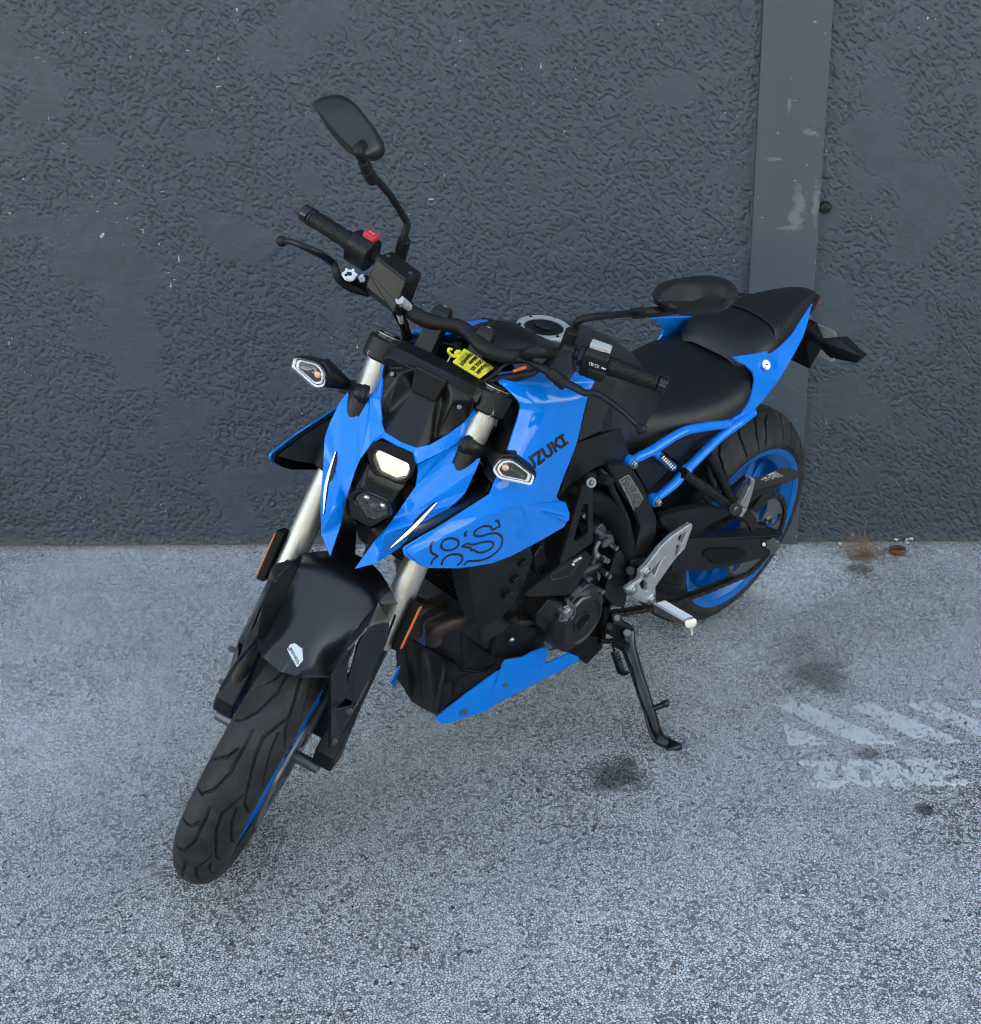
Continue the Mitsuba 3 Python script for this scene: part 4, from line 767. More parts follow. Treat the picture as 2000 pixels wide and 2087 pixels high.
S('throttle_cable', cat(tube(np.array([(1.1312,-0.1250,1.0977),(1.1063,-0.1180,1.0666),(1.0787,-0.1050,1.0328),(1.0531,-0.0920,0.9970)]), .0042, 10, 5), tube(np.array([(1.0915,-0.1150,1.0743),(1.0903,-0.0980,1.0519),(1.0562,-0.0920,1.0083),(1.0619,-0.0850,1.0012)]), .0036, 10, 5)), 'm_rubber', 50)

# ---------------------------------------------------------------- mirrors
def mirror(stalk, rads, nuts, outline, ridge, n, sgn):
    st_ = np.array(stalk); k = S('mirror', tube(st_, rads, 18, 6), 'm_rubber', 45)
    for (t0, t1, r, mat, nm) in nuts:
        a, b = np.array(t0), np.array(t1); sub(k, nm, cyl(a, b, r, 24 if nm != 'lock_nut' else 6, ch=.001), mat, 'S', 40)
    O = catmull(outline, 72, True); c = O.mean(0); n = np.array(n, float) / np.linalg.norm(n)
    R_ = catmull(ridge, 30)                        # ridge line that the shell climbs to
    rings = [c + (O - c) * .985 - n * .010, O - n * .006, O]
    d = np.linalg.norm(O[:, None] - R_[None], axis=2); near = R_[np.argmin(d, 1)]
    for s in (.12, .3, .5, .7, .85, 1):
        rings.append(O + (near - O) * s * .97 + n * (.010 * min(1, s * 6) + .036 * s))
    m = skin(rings, True); m.fix_normals(); sub(k, 'shell', m, 'm_mirror', 'S', 42)
    g = skin([c + (O - c) * .96 - n * .0085, c + (O - c) * .96 - n * .0115], True); g.fix_normals(); sub(k, 'glass', g, 'm_reflector', 'S', 20)
    return k
# the rider's right mirror
mirror([(0.9784,-0.1810,1.1094),(0.9891,-0.1820,1.1507),(0.9849,-0.1830,1.1829),(0.9938,-0.1920,1.1994),(1.0470,-0.2120,1.2538),(1.1044,-0.2320,1.3017),(1.1361,-0.2420,1.3336),(1.1612,-0.2500,1.3583),(1.1264,-0.2580,1.3548)],
    [.0068, .0068, .0068, .0068, .0066, .0066, .0085, .0095, .010],
    [((0.9773,-0.1810,1.1077), (0.9832,-0.1810,1.1527), .0125, 'm_rubber', 'base_nut'), ((1.0982,-0.2330,1.2898), (1.1295,-0.2380,1.3175), .0108, 'm_rubber', 'collar'), ((1.1295,-0.2380,1.3175), (1.1486,-0.2420,1.3361), .0088, 'm_rubber', 'neck')],
    [(0.9450,-0.4278,1.3212),(0.9450,-0.4134,1.3335),(0.9450,-0.3925,1.3426),(0.9450,-0.3671,1.3403),(0.9450,-0.3420,1.3280),(0.9450,-0.3124,1.3107),(0.9450,-0.2899,1.2928),(0.9450,-0.2818,1.2796),(0.9450,-0.2821,1.2653),(0.9450,-0.2920,1.2537),(0.9450,-0.3126,1.2480),(0.9450,-0.3453,1.2486),(0.9450,-0.3807,1.2648),(0.9450,-0.4062,1.2830),(0.9450,-0.4231,1.3062)],
    [(0.9450,-0.4169,1.3185),(0.9450,-0.3883,1.3048),(0.9450,-0.3607,1.2892),(0.9450,-0.3196,1.2682),(0.9450,-0.2982,1.2651)], (1, -.1, .1), -1)
# the left one
mirror([(1.0267,0.1870,1.1178),(1.0166,0.1870,1.1315),(0.9965,0.1870,1.1438),(1.0035,0.1880,1.1641),(0.9963,0.2050,1.1787),(0.9303,0.2400,1.1736),(0.8866,0.2700,1.1737),(0.9902,0.3000,1.2355),(0.9432,0.3250,1.2310),(0.9062,0.3350,1.2233),(0.9991,0.3350,1.2762)],
    [.0075, .0072, .007, .0068, .0068, .0066, .0066, .0085, .0085, .009, .0095],
    [((1.0201,0.1870,1.1116), (1.0231,0.1870,1.1527), .0125, 'm_rubber', 'base_nut'), ((0.8869,0.2620,1.1686), (0.8610,0.2790,1.1675), .0105, 'm_rubber', 'collar'), ((0.8610,0.2790,1.1675), (0.8442,0.2850,1.1638), .0085, 'm_chrome', 'lock_nut'), ((0.9917,0.2995,1.2356), (0.9368,0.3130,1.2202), .0098, 'm_rubber', 'neck')],
    [(0.9550,0.2898,1.2508),(0.9550,0.2889,1.2642),(0.9550,0.2962,1.2796),(0.9550,0.3136,1.2956),(0.9550,0.3343,1.3102),(0.9550,0.3601,1.3261),(0.9550,0.3800,1.3347),(0.9550,0.3975,1.3383),(0.9550,0.4149,1.3354),(0.9550,0.4290,1.3252),(0.9550,0.4309,1.3110),(0.9550,0.4244,1.2937),(0.9550,0.4072,1.2719),(0.9550,0.3793,1.2532),(0.9550,0.3483,1.2411),(0.9550,0.3180,1.2375),(0.9550,0.2997,1.2413)],
    [(0.9550,0.3057,1.2636),(0.9550,0.3356,1.2641),(0.9550,0.3639,1.2895),(0.9550,0.3827,1.3147),(0.9550,0.4116,1.3228)], (1, .1, .1), 1)

def ribbon3(P, r, n): return tube(np.vstack([P, P[:1]]), r, 5, 1)
princ('m_lensrib', (.55, .57, .60), .2, specular=.8)
# ---------------------------------------------------------------- front turn signals
for s in (1, -1):
    O = np.array([(1.2213,0.1738,0.9363),(1.2204,0.1752,0.9495),(1.2189,0.1809,0.9614),(1.2163,0.1960,0.9697),(1.2141,0.2112,0.9677),(1.2119,0.2275,0.9623),(1.2093,0.2472,0.9550),(1.2095,0.2499,0.9437),(1.2102,0.2483,0.9347),(1.2122,0.2354,0.9321),(1.2162,0.2107,0.9269),(1.2194,0.1905,0.9237),(1.2208,0.1793,0.9295)]) * [1, s, 1]
    c = O.mean(0); n = np.array([1, .15 * s, .05]); n /= np.linalg.norm(n); O2 = catmull(O, 52, True)
    stem = np.array([(1.1874,0.1010,0.9350),(1.1888,0.1160,0.9344),(1.1562,0.1400,0.9151),(1.1357,0.1650,0.8941)]) * [1, s, 1]
    body = cat(tube(stem, [.0165, .0165, .0145, .014], 20, 4), cyl(stem[0], stem[0] + (stem[1] - stem[0]) * .9, .0195, 24, ch=.002), hull([c + (O[i] - c) * .95 - n * .010 for i in (0, 1, 2, 3, 11, 12)] + [c + (O[i] - c) * .8 - n * .03 for i in (0, 1, 2, 3, 11, 12)] + [stem[3], stem[2]], .005, 2),
        skin([c + (O2 - c) * .35 - n * .042, c + (O2 - c) * .75 - n * .032, c + (O2 - c) * 1.0 - n * .012, c + (O2 - c) * 1.02 + n * .0], True))
    k = S('front_indicator', body, 'm_black', 40)
    sub(k, 'reflector', skin([c + (O2 - c) * .97 + n * .004, c + (O2 - c) * .84 - n * .001, c + (O2 - c) * .72 + n * .002, c + (O2 - c) * .58 - n * .003, c + (O2 - c) * .44 + n * .000, c + (O2 - c) * .3 - n * .004], 'end'), 'm_facet', 'S', False)
    for t in (-.018, -.009, .0, .009, .018, .027):
        pass
    b_ = c + (O[1] - c) * .45; sub(k, 'bulb', ico(b_ + n * .000, .0065, 3), 'm_amber', 'S', True)
    L_ = skin([c + (O2 - c) * 1.0 + n * .0008, c + (O2 - c) * 1.0 + n * .005, c + (O2 - c) * .9 + n * .010, c + (O2 - c) * .6 + n * .0145, c + (O2 - c) * .3 + n * .016], True); L_.fix_normals()
    sub(k, 'lens', L_, 'm_lens', 'S', 25, label='clear indicator lens')

# ---------------------------------------------------------------- tank
def sym_rows(half): return [[(x, -y, z) for y, z in h[:0:-1]] + [(x, y, z) for y, z in h] for x, h in half]
TK = [(.99, [(0, 1.030), (.05, 1.026), (.088, 1.005), (.115, .95), (.120, .84)]), (.93, [(0, 1.046), (.055, 1.042), (.10, 1.016), (.140, .955), (.145, .84)]),
    (.84, [(0, 1.026), (.06, 1.025), (.112, .998), (.150, .945), (.155, .83)]), (.75, [(0, 1.016), (.06, 1.011), (.110, .985), (.148, .935), (.155, .82)]),
    (.67, [(0, .992), (.055, .987), (.098, .962), (.132, .915), (.142, .80)]), (.60, [(0, .955), (.05, .948), (.082, .925), (.112, .88), (.122, .79)]),
    (.545, [(0, .912), (.045, .904), (.072, .885), (.098, .84), (.105, .77)]), (.50, [(0, .865), (.04, .858), (.065, .845), (.085, .81), (.09, .76)])]
tank_m = gridsurf(sym_rows(TK), 60, 60, .006, (0, 0, 1))
kt = F('tank_cover', tank_m, 'm_tank', 60, label='matte dark tank cover')
cc_ = np.array((.833, 0, 1.0285)); cn = np.array([.03, 0, 1.0]); cn /= np.linalg.norm(cn)
def ringY(prof, n=64): m = rev(prof, (0, 0, 0), n); return m.apply_transform(trimesh.geometry.align_vectors([0, 1, 0], cn)).apply_translation(cc_)
sub(kt, 'filler_ring', ringY([(.001, .040), (.006, .0405), (.007, .043), (.0065, .054), (.004, .0565), (-.004, .0565), (-.004, .040)]), 'm_ringgrey', 'F', 30)
sub(kt, 'filler_cap', ringY([(-.002, .0005), (.002, .0005), (.003, .030), (.0045, .038), (.003, .0405), (-.002, .0405)]), 'm_black', 'F', 30)
sub(kt, 'lock_flap', hull([cc_ + cn * h + np.array([math.cos(a) * .011, math.sin(a) * .019 - .004, 0]) for a in np.arange(12) * .5236 for h in (.003, .0075)], .001), 'm_gloss', 'F', 35)
for a in np.arange(6) * 1.047 + .3: q = cc_ + np.array([math.cos(a) * .0485, math.sin(a) * .0485, 0]) + cn * .0066; sub(kt, 'cap_screw', cat(cyl(q, q + cn * .0012, .0034, 12), cyl(q + cn * .001, q + cn * .0016, .0018, 6)), 'm_dark', 'F', 30)
rim_ = [cc_ + np.array([math.cos(a) * .076 + .005, math.sin(a) * .070, .001 - .012 * (1 - math.cos(a)) * .0]) for a in np.linspace(0, 2 * np.pi, 40, endpoint=False)]
nose_ = gridsurf([[(x, y, z + d) for y, d in ((-w, -.022), (-w * .6, -.004), (0, 0), (w * .6, -.004), (w, -.022))] for x, z, w in ((.985, 1.034, .070), (.955, 1.049, .076), (.92, 1.052, .076), (.896, 1.046, .06))], 16, 24, .004, (0, 0, 1))
sub(kt, 'front_pad', nose_, 'm_black', 'F', 45)

def panel_side(s):
    g = lambda P: [np.array(p) * [1, s, 1] for p in P]
    R0 = g([(1.0784,0.1220,1.0271),(1.0497,0.1260,1.0251),(1.0157,0.1330,1.0204),(0.9745,0.1420,1.0108),(0.9207,0.1500,0.9894),(0.8475,0.1580,0.9895)])
    rows = [g([(1.0726,0.1320,1.0194),(1.0184,0.1370,1.0138),(0.9690,0.1460,1.0012),(0.9147,0.1530,0.9834),(0.8560,0.1630,0.9820)]), g([(1.0477,0.1490,0.9897),(1.0115,0.1570,0.9882),(0.9710,0.1630,0.9804),(0.9244,0.1680,0.9721),(0.8733,0.1710,0.9677)]),
        g([(1.0491,0.1550,0.9699),(1.0182,0.1650,0.9634),(0.9809,0.1710,0.9533),(0.9319,0.1750,0.9390),(0.8840,0.1760,0.9356)]), g([(1.0719,0.1680,0.9420),(1.0398,0.1780,0.9320),(1.0007,0.1830,0.9175),(0.9501,0.1830,0.8972),(0.8947,0.1810,0.8759)]),
        g([(1.0989,0.1830,0.9108),(1.0696,0.1930,0.8954),(1.0330,0.1970,0.8776),(0.9831,0.1940,0.8551),(0.9165,0.1860,0.8279)]), g([(1.1248,0.1970,0.8893),(1.0980,0.2090,0.8652),(1.0625,0.2110,0.8432),(1.0100,0.2050,0.8204),(0.9311,0.1890,0.7966)]),
        g([(1.1477,0.2070,0.8733),(1.1172,0.2180,0.8435),(1.0721,0.2220,0.8154),(1.0129,0.2120,0.7999),(0.9386,0.1900,0.7728)])]
    up_ = gridsurf(rows, 40, 40, .0035, (0, s, 0))
    top = gridsurf([g([(1.0726,0.1320,1.0194),(1.0184,0.1370,1.0138),(0.9690,0.1460,1.0012),(0.9147,0.1530,0.9834),(0.8560,0.1630,0.9820)]), R0[:4] + [R0[5]], [p + np.array([-.03, -s * .035, -.004]) for p in R0[:4]] + [R0[5] + [0, -s * .02, .008]]], 14, 24, .0035, (0, 0, 1))
    E = g([(1.3457,0.1950,0.7965),(1.3425,0.1960,0.8017),(1.2750,0.2030,0.8236),(1.1552,0.2080,0.8569),(1.1477,0.2070,0.8733),(1.3358,0.2070,0.7874),(1.2518,0.2170,0.8066),(1.1618,0.2225,0.8192),(1.1240,0.2245,0.8237),(1.0971,0.2245,0.8232),(1.0725,0.2225,0.8159),(1.0224,0.2160,0.7829),(0.9125,0.2040,0.7107),(1.3432,0.1980,0.7852),(1.3120,0.2070,0.7585),(1.2899,0.2090,0.7458),(1.2161,0.2140,0.7206),(1.1727,0.2160,0.7108),(1.1273,0.2170,0.7013),(1.0775,0.2170,0.6987),(0.9915,0.2140,0.7028),(0.9188,0.2060,0.7036),(0.9008,0.2010,0.7157),(0.8960,0.1970,0.7226),(0.9054,0.1890,0.7472),(0.9261,0.1870,0.7587),(0.9386,0.1900,0.7728)])
    FE = [[0, 1, 2, 6, 5], [2, 3, 7, 6], [3, 4, 8, 7], [4, 10, 9, 8], [10, 26, 25, 24, 23, 12, 11], [0, 5, 14, 13], [5, 6, 16, 15, 14], [6, 7, 18, 17, 16], [7, 8, 9, 10, 20, 19, 18], [10, 11, 21, 20], [11, 12, 22, 21], [12, 23, 22]]
    low = shell(E, FE, .0035, 3, 3, (0, s, 0))
    k = F('side_shroud', low, 'm_blue', 40, label='blue radiator shroud lettered 8S' if s > 0 else None)
    sub(k, 'tank_panel', cat(up_, top), 'm_blue', 'F', 40)
    E2 = [p * [1, 1, 1] - np.array([0, s * .009, 0]) for p in E]; c = np.mean(E2, 0)
    E2 = [c + (p - c) * .985 for p in E2]; sub(k, 'inner_liner', shell(E2, FE, .003, 1, 1, (0, s, 0)), 'm_dark', 'F', 40)
    # black duct between the shroud's front edge and the radiator
    D = g([(1.1453,0.2050,0.8716),(1.1203,0.1940,0.8908),(1.0977,0.1820,0.9100),(1.0745,0.1680,0.9370),(1.0522,0.1580,0.9578),(1.0433,0.1500,0.9776),(1.0550,0.1380,1.0092),(1.0772,0.1210,1.0263)]); D2 = [p + np.array([-.055 , -s * .085, -.01]) for p in D]
    D0 = g([(1.3404,0.1940,0.7992),(1.2728,0.2010,0.8212),(1.1528,0.2060,0.8545)]); D2 = [p + np.array([-.10, -s * .07, -.02]) for p in D0] + D2; D = D0 + D
    D = [p - np.array([.003, s * .004, 0]) for p in D]
    sub(k, 'air_duct', gridsurf([D, [(a + b) / 2 + np.array([.01, 0, 0]) for a, b in zip(D, D2)], D2], 10, 50, .003, (1, 0, 0)), 'm_black', 'F', 50)
    return k, low, up_
kL, lowL, upL = panel_side(1); kR, _, _ = panel_side(-1)
def ribbon(P, w, surf, n=60, closed=False, lift=.0007):
    P = catmull(P, n, closed); q, nn = onto(surf, P, (0, 1, 0), .06)
    if closed: q = np.vstack([q, q[:1]]); nn = np.vstack([nn, nn[:1]])
    d = np.gradient(q, axis=0); d /= np.linalg.norm(d, axis=1, keepdims=True) + 1e-9; sd = np.cross(d, nn); sd /= np.linalg.norm(sd, axis=1, keepdims=True) + 1e-9
    rings = np.stack([q + sd * w + nn * -.0006, q + sd * w + nn * lift, q - sd * w + nn * lift, q - sd * w - nn * .0006], 1); m = skin(rings, True); m.fix_normals(); return m
g8 = [([(1.2711,0.2140,0.7865),(1.2705,0.2140,0.7975),(1.2599,0.2140,0.8012),(1.2449,0.2140,0.7973),(1.2318,0.2140,0.7865),(1.2323,0.2140,0.7754),(1.2441,0.2140,0.7721),(1.2592,0.2140,0.7758)], True, 60),
    ([(1.2615,0.2140,0.7434),(1.2610,0.2140,0.7528),(1.2534,0.2140,0.7597),(1.2382,0.2140,0.7601),(1.2207,0.2140,0.7525),(1.2131,0.2140,0.7429),(1.2150,0.2140,0.7341),(1.2235,0.2140,0.7298)], False, 60),
    ([(1.2876,0.2140,0.8016),(1.2946,0.2140,0.7977),(1.2949,0.2140,0.7896),(1.2899,0.2140,0.7792),(1.2744,0.2140,0.7668)], False, 40), ([(1.2744,0.2140,0.7668),(1.2814,0.2140,0.7649),(1.2861,0.2140,0.7598),(1.2869,0.2140,0.7529)], False, 30),
    ([(1.2157,0.2170,0.8041),(1.2192,0.2170,0.7977),(1.2136,0.2170,0.7916)], False, 16),
    ([(1.1464,0.2170,0.8033),(1.1380,0.2170,0.8005),(1.1297,0.2170,0.7857)], False, 24), ([(1.1297,0.2170,0.7857),(1.1497,0.2170,0.7845)], False, 8), ([(1.1497,0.2170,0.7845),(1.1565,0.2170,0.7943),(1.1729,0.2170,0.8011),(1.1899,0.2170,0.7996),(1.1953,0.2170,0.7925),(1.1893,0.2170,0.7844),(1.1750,0.2170,0.7794),(1.1535,0.2170,0.7779),(1.1316,0.2170,0.7699),(1.1164,0.2170,0.7539),(1.1154,0.2170,0.7343),(1.1305,0.2170,0.7222),(1.1548,0.2170,0.7194),(1.1794,0.2170,0.7244),(1.1966,0.2170,0.7307)], False, 120),
    ([(1.1955,0.2160,0.7298),(1.2011,0.2160,0.7289),(1.2069,0.2160,0.7241)], False, 16),
    ([(1.2214,0.2170,0.7718),(1.2074,0.2170,0.7741)], False, 8), ([(1.2074,0.2170,0.7741),(1.1934,0.2170,0.7663),(1.1661,0.2170,0.7631),(1.1482,0.2170,0.7585),(1.1379,0.2170,0.7491),(1.1414,0.2170,0.7402),(1.1581,0.2170,0.7378),(1.1751,0.2170,0.7422),(1.1871,0.2170,0.7532)], False, 70), ([(1.1871,0.2170,0.7532),(1.1939,0.2170,0.7533),(1.1984,0.2170,0.7607),(1.2214,0.2170,0.7718)], False, 24)]
sub(kL, 'number_graphic', cat(*[ribbon(p, .0022, lowL, n, c) for p, c, n in g8]), 'm_navy', 'F', False, label='dark outlined 8S graphic')
sub(kL, 'lettering', drape_text('SUZUKI', (1.0762,0.2030,0.8636), (0.9232,0.1830,0.8844), np.array((0.9403,0.1810,0.9079)) - np.array((0.9232,0.1830,0.8844)), upL), 'm_ink', 'F', False, label='black maker lettering on the tank side')
# badge on the tank's shoulder
bq = np.array([(1.0344,0.1280,1.0293),(1.0096,0.1250,1.0304),(1.0086,0.1310,1.0229),(1.0271,0.1310,1.0232)]); sub(kL, 'badge', plate(bq + [0, 0, .003], .001, c=0, out=(0, .5, 1)), 'm_silver', 'F', 20)
# matte knee panels of the left and right
for s in (1, -1):
    g = lambda P: [np.array(p) * [1, s, 1] for p in P]
    sub(kt, 'knee_panel', shell(g([(0.8481,0.1570,0.9961),(0.8052,0.1520,0.9818),(0.7486,0.1420,0.9547),(0.7856,0.1600,0.9159),(0.8110,0.1690,0.8727),(0.8870,0.1780,0.8755),(0.8729,0.1710,0.9439)]), [[0, 1, 3, 6], [1, 2, 3], [6, 3, 4, 5]], .003, 3, 4, (0, s, 0)), 'm_tank', 'F', 40)
    sub(kt, 'rear_panel', shell(g([(0.7452,0.1400,0.9527),(0.6224,0.1080,0.8934),(0.6317,0.1140,0.8718),(0.6589,0.1260,0.8552),(0.7068,0.1420,0.8540),(0.8017,0.1660,0.8629),(0.8078,0.1670,0.8709),(0.7828,0.1580,0.9143)]), [[0, 1, 2, 7], [7, 2, 3, 4], [7, 4, 5, 6]], .003, 3, 4, (0, s, 0)), 'm_black', 'F', 40)
    F('frame_cover', shell(g([(0.8927,0.1800,0.8739),(0.8047,0.1720,0.8646),(0.7174,0.1500,0.8442),(0.6543,0.1500,0.7473),(0.7528,0.1650,0.7802),(0.8062,0.1720,0.7900),(0.8550,0.1760,0.7836),(0.8947,0.1800,0.7774),(0.9235,0.1850,0.7654)]), [[0, 1, 5, 6], [1, 2, 3, 4], [1, 4, 5], [0, 6, 7, 8]], .004, 3, 3, (0, s, 0)), 'm_black', 40)

# ---------------------------------------------------------------- seats and tail
SE = [(.66, [(0, .842), (.05, .838), (.085, .818), (.098, .775), (.10, .74)]), (.60, [(0, .835), (.055, .831), (.10, .812), (.118, .770), (.118, .725)]), (.50, [(0, .822), (.07, .819), (.118, .803), (.138, .765), (.137, .725)]),
    (.41, [(0, .816), (.08, .815), (.132, .802), (.152, .768), (.150, .735)]), (.32, [(0, .820), (.085, .820), (.138, .810), (.158, .780), (.155, .752)]), (.25, [(0, .832), (.08, .832), (.130, .824), (.150, .798), (.147, .77)]),
    (.19, [(0, .842), (.065, .842), (.100, .836), (.115, .815), (.112, .79)]), (.15, [(0, .842), (.04, .842), (.065, .838), (.075, .822), (.073, .80)])]
F('rider_seat', gridsurf(sym_rows(SE), 60, 60, .004, (0, 0, 1)), 'm_vinyl', 70, label='wide black rider seat')
PE = [(.222, [(0, .846), (.04, .846), (.062, .842), (.074, .834), (.072, .82)]), (.212, [(0, .868), (.05, .866), (.080, .856), (.092, .842), (.090, .83)]), (.192, [(0, .886), (.06, .884), (.095, .872), (.108, .855), (.104, .84)]),
    (.165, [(0, .899), (.065, .897), (.098, .885), (.112, .864), (.108, .85)]), (.126, [(0, .908), (.07, .905), (.100, .891), (.111, .872), (.107, .86)]), (.085, [(0, .915), (.066, .912), (.092, .897), (.103, .873), (.099, .864)]), (.011, [(0, .925), (.054, .922), (.075, .907), (.083, .879), (.080, .870)]),
    (-.048, [(0, .931), (.042, .928), (.056, .915), (.063, .893), (.060, .885)]), (-.116, [(0, .932), (.027, .930), (.036, .921), (.041, .907), (.039, .900)]), (-.170, [(0, .923), (.012, .922), (.016, .917), (.019, .908), (.018, .900)]), (-.20, [(0, .908), (.004, .908), (.006, .905), (.008, .900), (.008, .895)])]
kp_ = F('pillion_seat', gridsurf(sym_rows(PE), 60, 60, .004, (0, 0, 1)), 'm_vinyl', 70, label='narrow black pillion seat with a strap across')
def across(x, w, dz): return [(x + .02 * abs(t) ** 2, t * w, z + dz) for t, z in ((-1.02, -.030), (-.85, -.008), (-.5, 0), (0, .003), (.5, 0), (.85, -.008), (1.02, -.030))]
sub(kp_, 'strap', gridsurf([across(.055, .093, .9205), across(.062, .095, .9230), across(.085, .099, .9195), across(.092, .101, .9155)], 10, 40, .003, (0, 0, 1)), 'm_vinyl0', 'F', 60)
for s in (1, -1):
    O_ = [(-0.1148,0.0440,0.9120),(-0.0765,0.0680,0.8854),(-0.0287,0.0920,0.8616),(0.0447,0.1200,0.8402),(0.1198,0.1400,0.8017),(0.1843,0.1510,0.7717),(0.2260,0.1560,0.7535),(0.2622,0.1580,0.7328),(0.3169,0.1580,0.7389)]
    I_ = [(-0.1157,0.0380,0.9047),(-0.0477,0.0600,0.8882),(0.0108,0.0800,0.8739),(0.0850,0.1000,0.8696),(0.1259,0.1070,0.8697),(0.2239,0.1170,0.8843),(0.3147,0.1200,0.8998),(0.2679,0.1260,0.8758),(0.2338,0.1340,0.8500),(0.2249,0.1400,0.8306),(0.2312,0.1460,0.8106),(0.2475,0.1520,0.7800),(0.2737,0.1550,0.7611),(0.3097,0.1560,0.7577)]
    V = [np.array(p) * [1, s, 1] for p in O_ + I_]; n = 9
    kt_ = F('tail_panel', shell(V, [[0, n, n + 1, 1], [1, n + 1, n + 2, 2], [2, n + 2, n + 3, 3], [4, 3, n + 3, n + 4, n + 5, n + 6, n + 7, n + 8, n + 9], [4, n + 9, n + 10, 5], [5, n + 10, n + 11, 6], [6, n + 11, n + 12, 7], [7, n + 12, n + 13, 8]], .004, 3, 6, (0, s, .6)), 'm_blue', 50)
    sub(kt_, 'under_tail', hull([np.array(p) * [1, s, 1] + [0, -s * .006, -.006] for p in (O_[0], O_[2], O_[4], O_[6], I_[0], I_[4])] + [np.array([-.16, .02 * s, .84]), np.array([.2, .03 * s, .74])], .001), 'm_dark', 'F', 40)
    if s > 0:
        q = np.array((0.1799,0.1310,0.8523)); qn = np.array([0.1, .75, .62]); qn /= np.linalg.norm(qn)
        sub(kt_, 'seat_lock', cat(cyl(q - qn * .003, q + qn * .004, .0125, 28, ch=.001), cyl(q + qn * .003, q + qn * .006, .0085, 24)), 'm_chrome', 'F'); u_, v_ = frame_of(q, qn)[1:3]
        sub(kt_, 'lock_slot', hull([q + qn * h + u_ * a + v_ * b for h in (.0055, .0066) for a in (-.004, .003) for b in (-.0013, .0015)]), 'm_ink', 'F')
    TU = [(0.6761,0.1600,0.7567),(0.6436,0.1600,0.7603),(0.6011,0.1590,0.7627),(0.5594,0.1580,0.7701),(0.5165,0.1570,0.7760),(0.4780,0.1570,0.7769),(0.4121,0.1570,0.7665),(0.3241,0.1570,0.7504)]
    TL = [(0.5544,0.1600,0.6234),(0.5191,0.1600,0.6343),(0.4841,0.1600,0.6476),(0.4517,0.1600,0.6701),(0.4030,0.1600,0.6961),(0.3428,0.1600,0.7254),(0.2825,0.1600,0.7412),(0.2187,0.1520,0.7489)]
    TU, TL = [[np.array(p) * [1, s, 1] for p in q] for q in (TU, TL)]
    kf_ = F('subframe', cat(tube(TU, [.0085, .0105] + [.0108] * 6, 18, 5), tube(TL, [.0085, .0105] + [.0112] * 6, 18, 5), tube([TU[2], (np.array((0.5102,0.1600,0.6939)) * [1, s, 1])], .0095, 16, 1), ico(TL[3], .0142, 2), *[cyl(a + [0, -.012 * s, 0], a + [0, .010 * s, 0], .0145, 24, ch=.003) for a in (TU[0], TL[0])]), 'm_blue', 45, label='blue tubular rear subframe')
    for a in (TU[0], TL[0]):
        q = a + [0, .010 * s, 0]; sub(kf_, 'bolt', cat(cyl(q, q + [0, .004 * s, 0], .0098, 24, ch=.001), cyl(q + [0, .003 * s, 0], q + [0, .009 * s, 0], .0075, 20, ch=.002)), 'm_silver', 'F')
    if s > 0:
        lab = np.array([(0.5825,0.1705,0.7520),(0.5680,0.1705,0.7485),(0.5169,0.1705,0.7051),(0.5191,0.1705,0.6947),(0.5316,0.1705,0.6993),(0.5806,0.1705,0.7406)]); sub(kf_, 'warning_label', plate(lab, .0006, c=0), 'm_ink', 'F', 20)
        a_, b_ = np.array((0.5766,0.1712,0.7476)), np.array((0.5196,0.1712,0.7003)); pr = []
        for i in range(4):
            o_ = np.array((0.5789,0.1712,0.7428)) * (1 - i / 4) + np.array((0.5703,0.1712,0.7480)) * (i / 4)
            for j in range(7): t0 = j / 7 + .01 * (i % 2); d_ = (b_ - a_); pr.append(hull([o_ + d_ * (t0 + e) + np.array([0, h, 0]) + (np.array((0.5684,0.1700,0.7469)) - np.array((0.5770,0.1700,0.7417))) * f * .12 for e in (0, .08) for h in (0, .0004) for f in (-1, 1)]))
        sub(kf_, 'label_print', cat(*pr), 'm_white', 'F', False)
F('seat_base', cat(hull([(.62, s * .10, .74) for s in (1, -1)] + [(.3, s * .13, .76) for s in (1, -1)] + [(.60, s * .11, .60) for s in (1, -1)] + [(.32, s * .10, .66) for s in (1, -1)], .01), hull([(.3, s * .11, .76) for s in (1, -1)] + [(-.12, s * .05, .86) for s in (1, -1)] + [(.2, s * .07, .72) for s in (1, -1)] + [(-.1, s * .04, .82) for s in (1, -1)], .006)), 'm_dark', 40)
F('side_cover', shell([(0.5569,0.1450,0.7438),(0.4474,0.1450,0.7477),(0.3319,0.1450,0.7335),(0.3972,0.1420,0.6958),(0.4538,0.1420,0.6760),(0.5061,0.1430,0.7122)], [[0, 1, 4, 5], [1, 2, 3, 4]], .004, 2, 2, (0, 1, 0)), 'm_black', 40)
F('side_cover', shell([(0.6375,0.1450,0.7289),(0.5884,0.1450,0.7413),(0.4979,0.1450,0.6787),(0.5440,0.1450,0.6487),(0.5641,0.1450,0.6430)], [[0, 1, 2, 3, 4]], .004, 2, 2, (0, 1, 0)), 'm_black', 40)
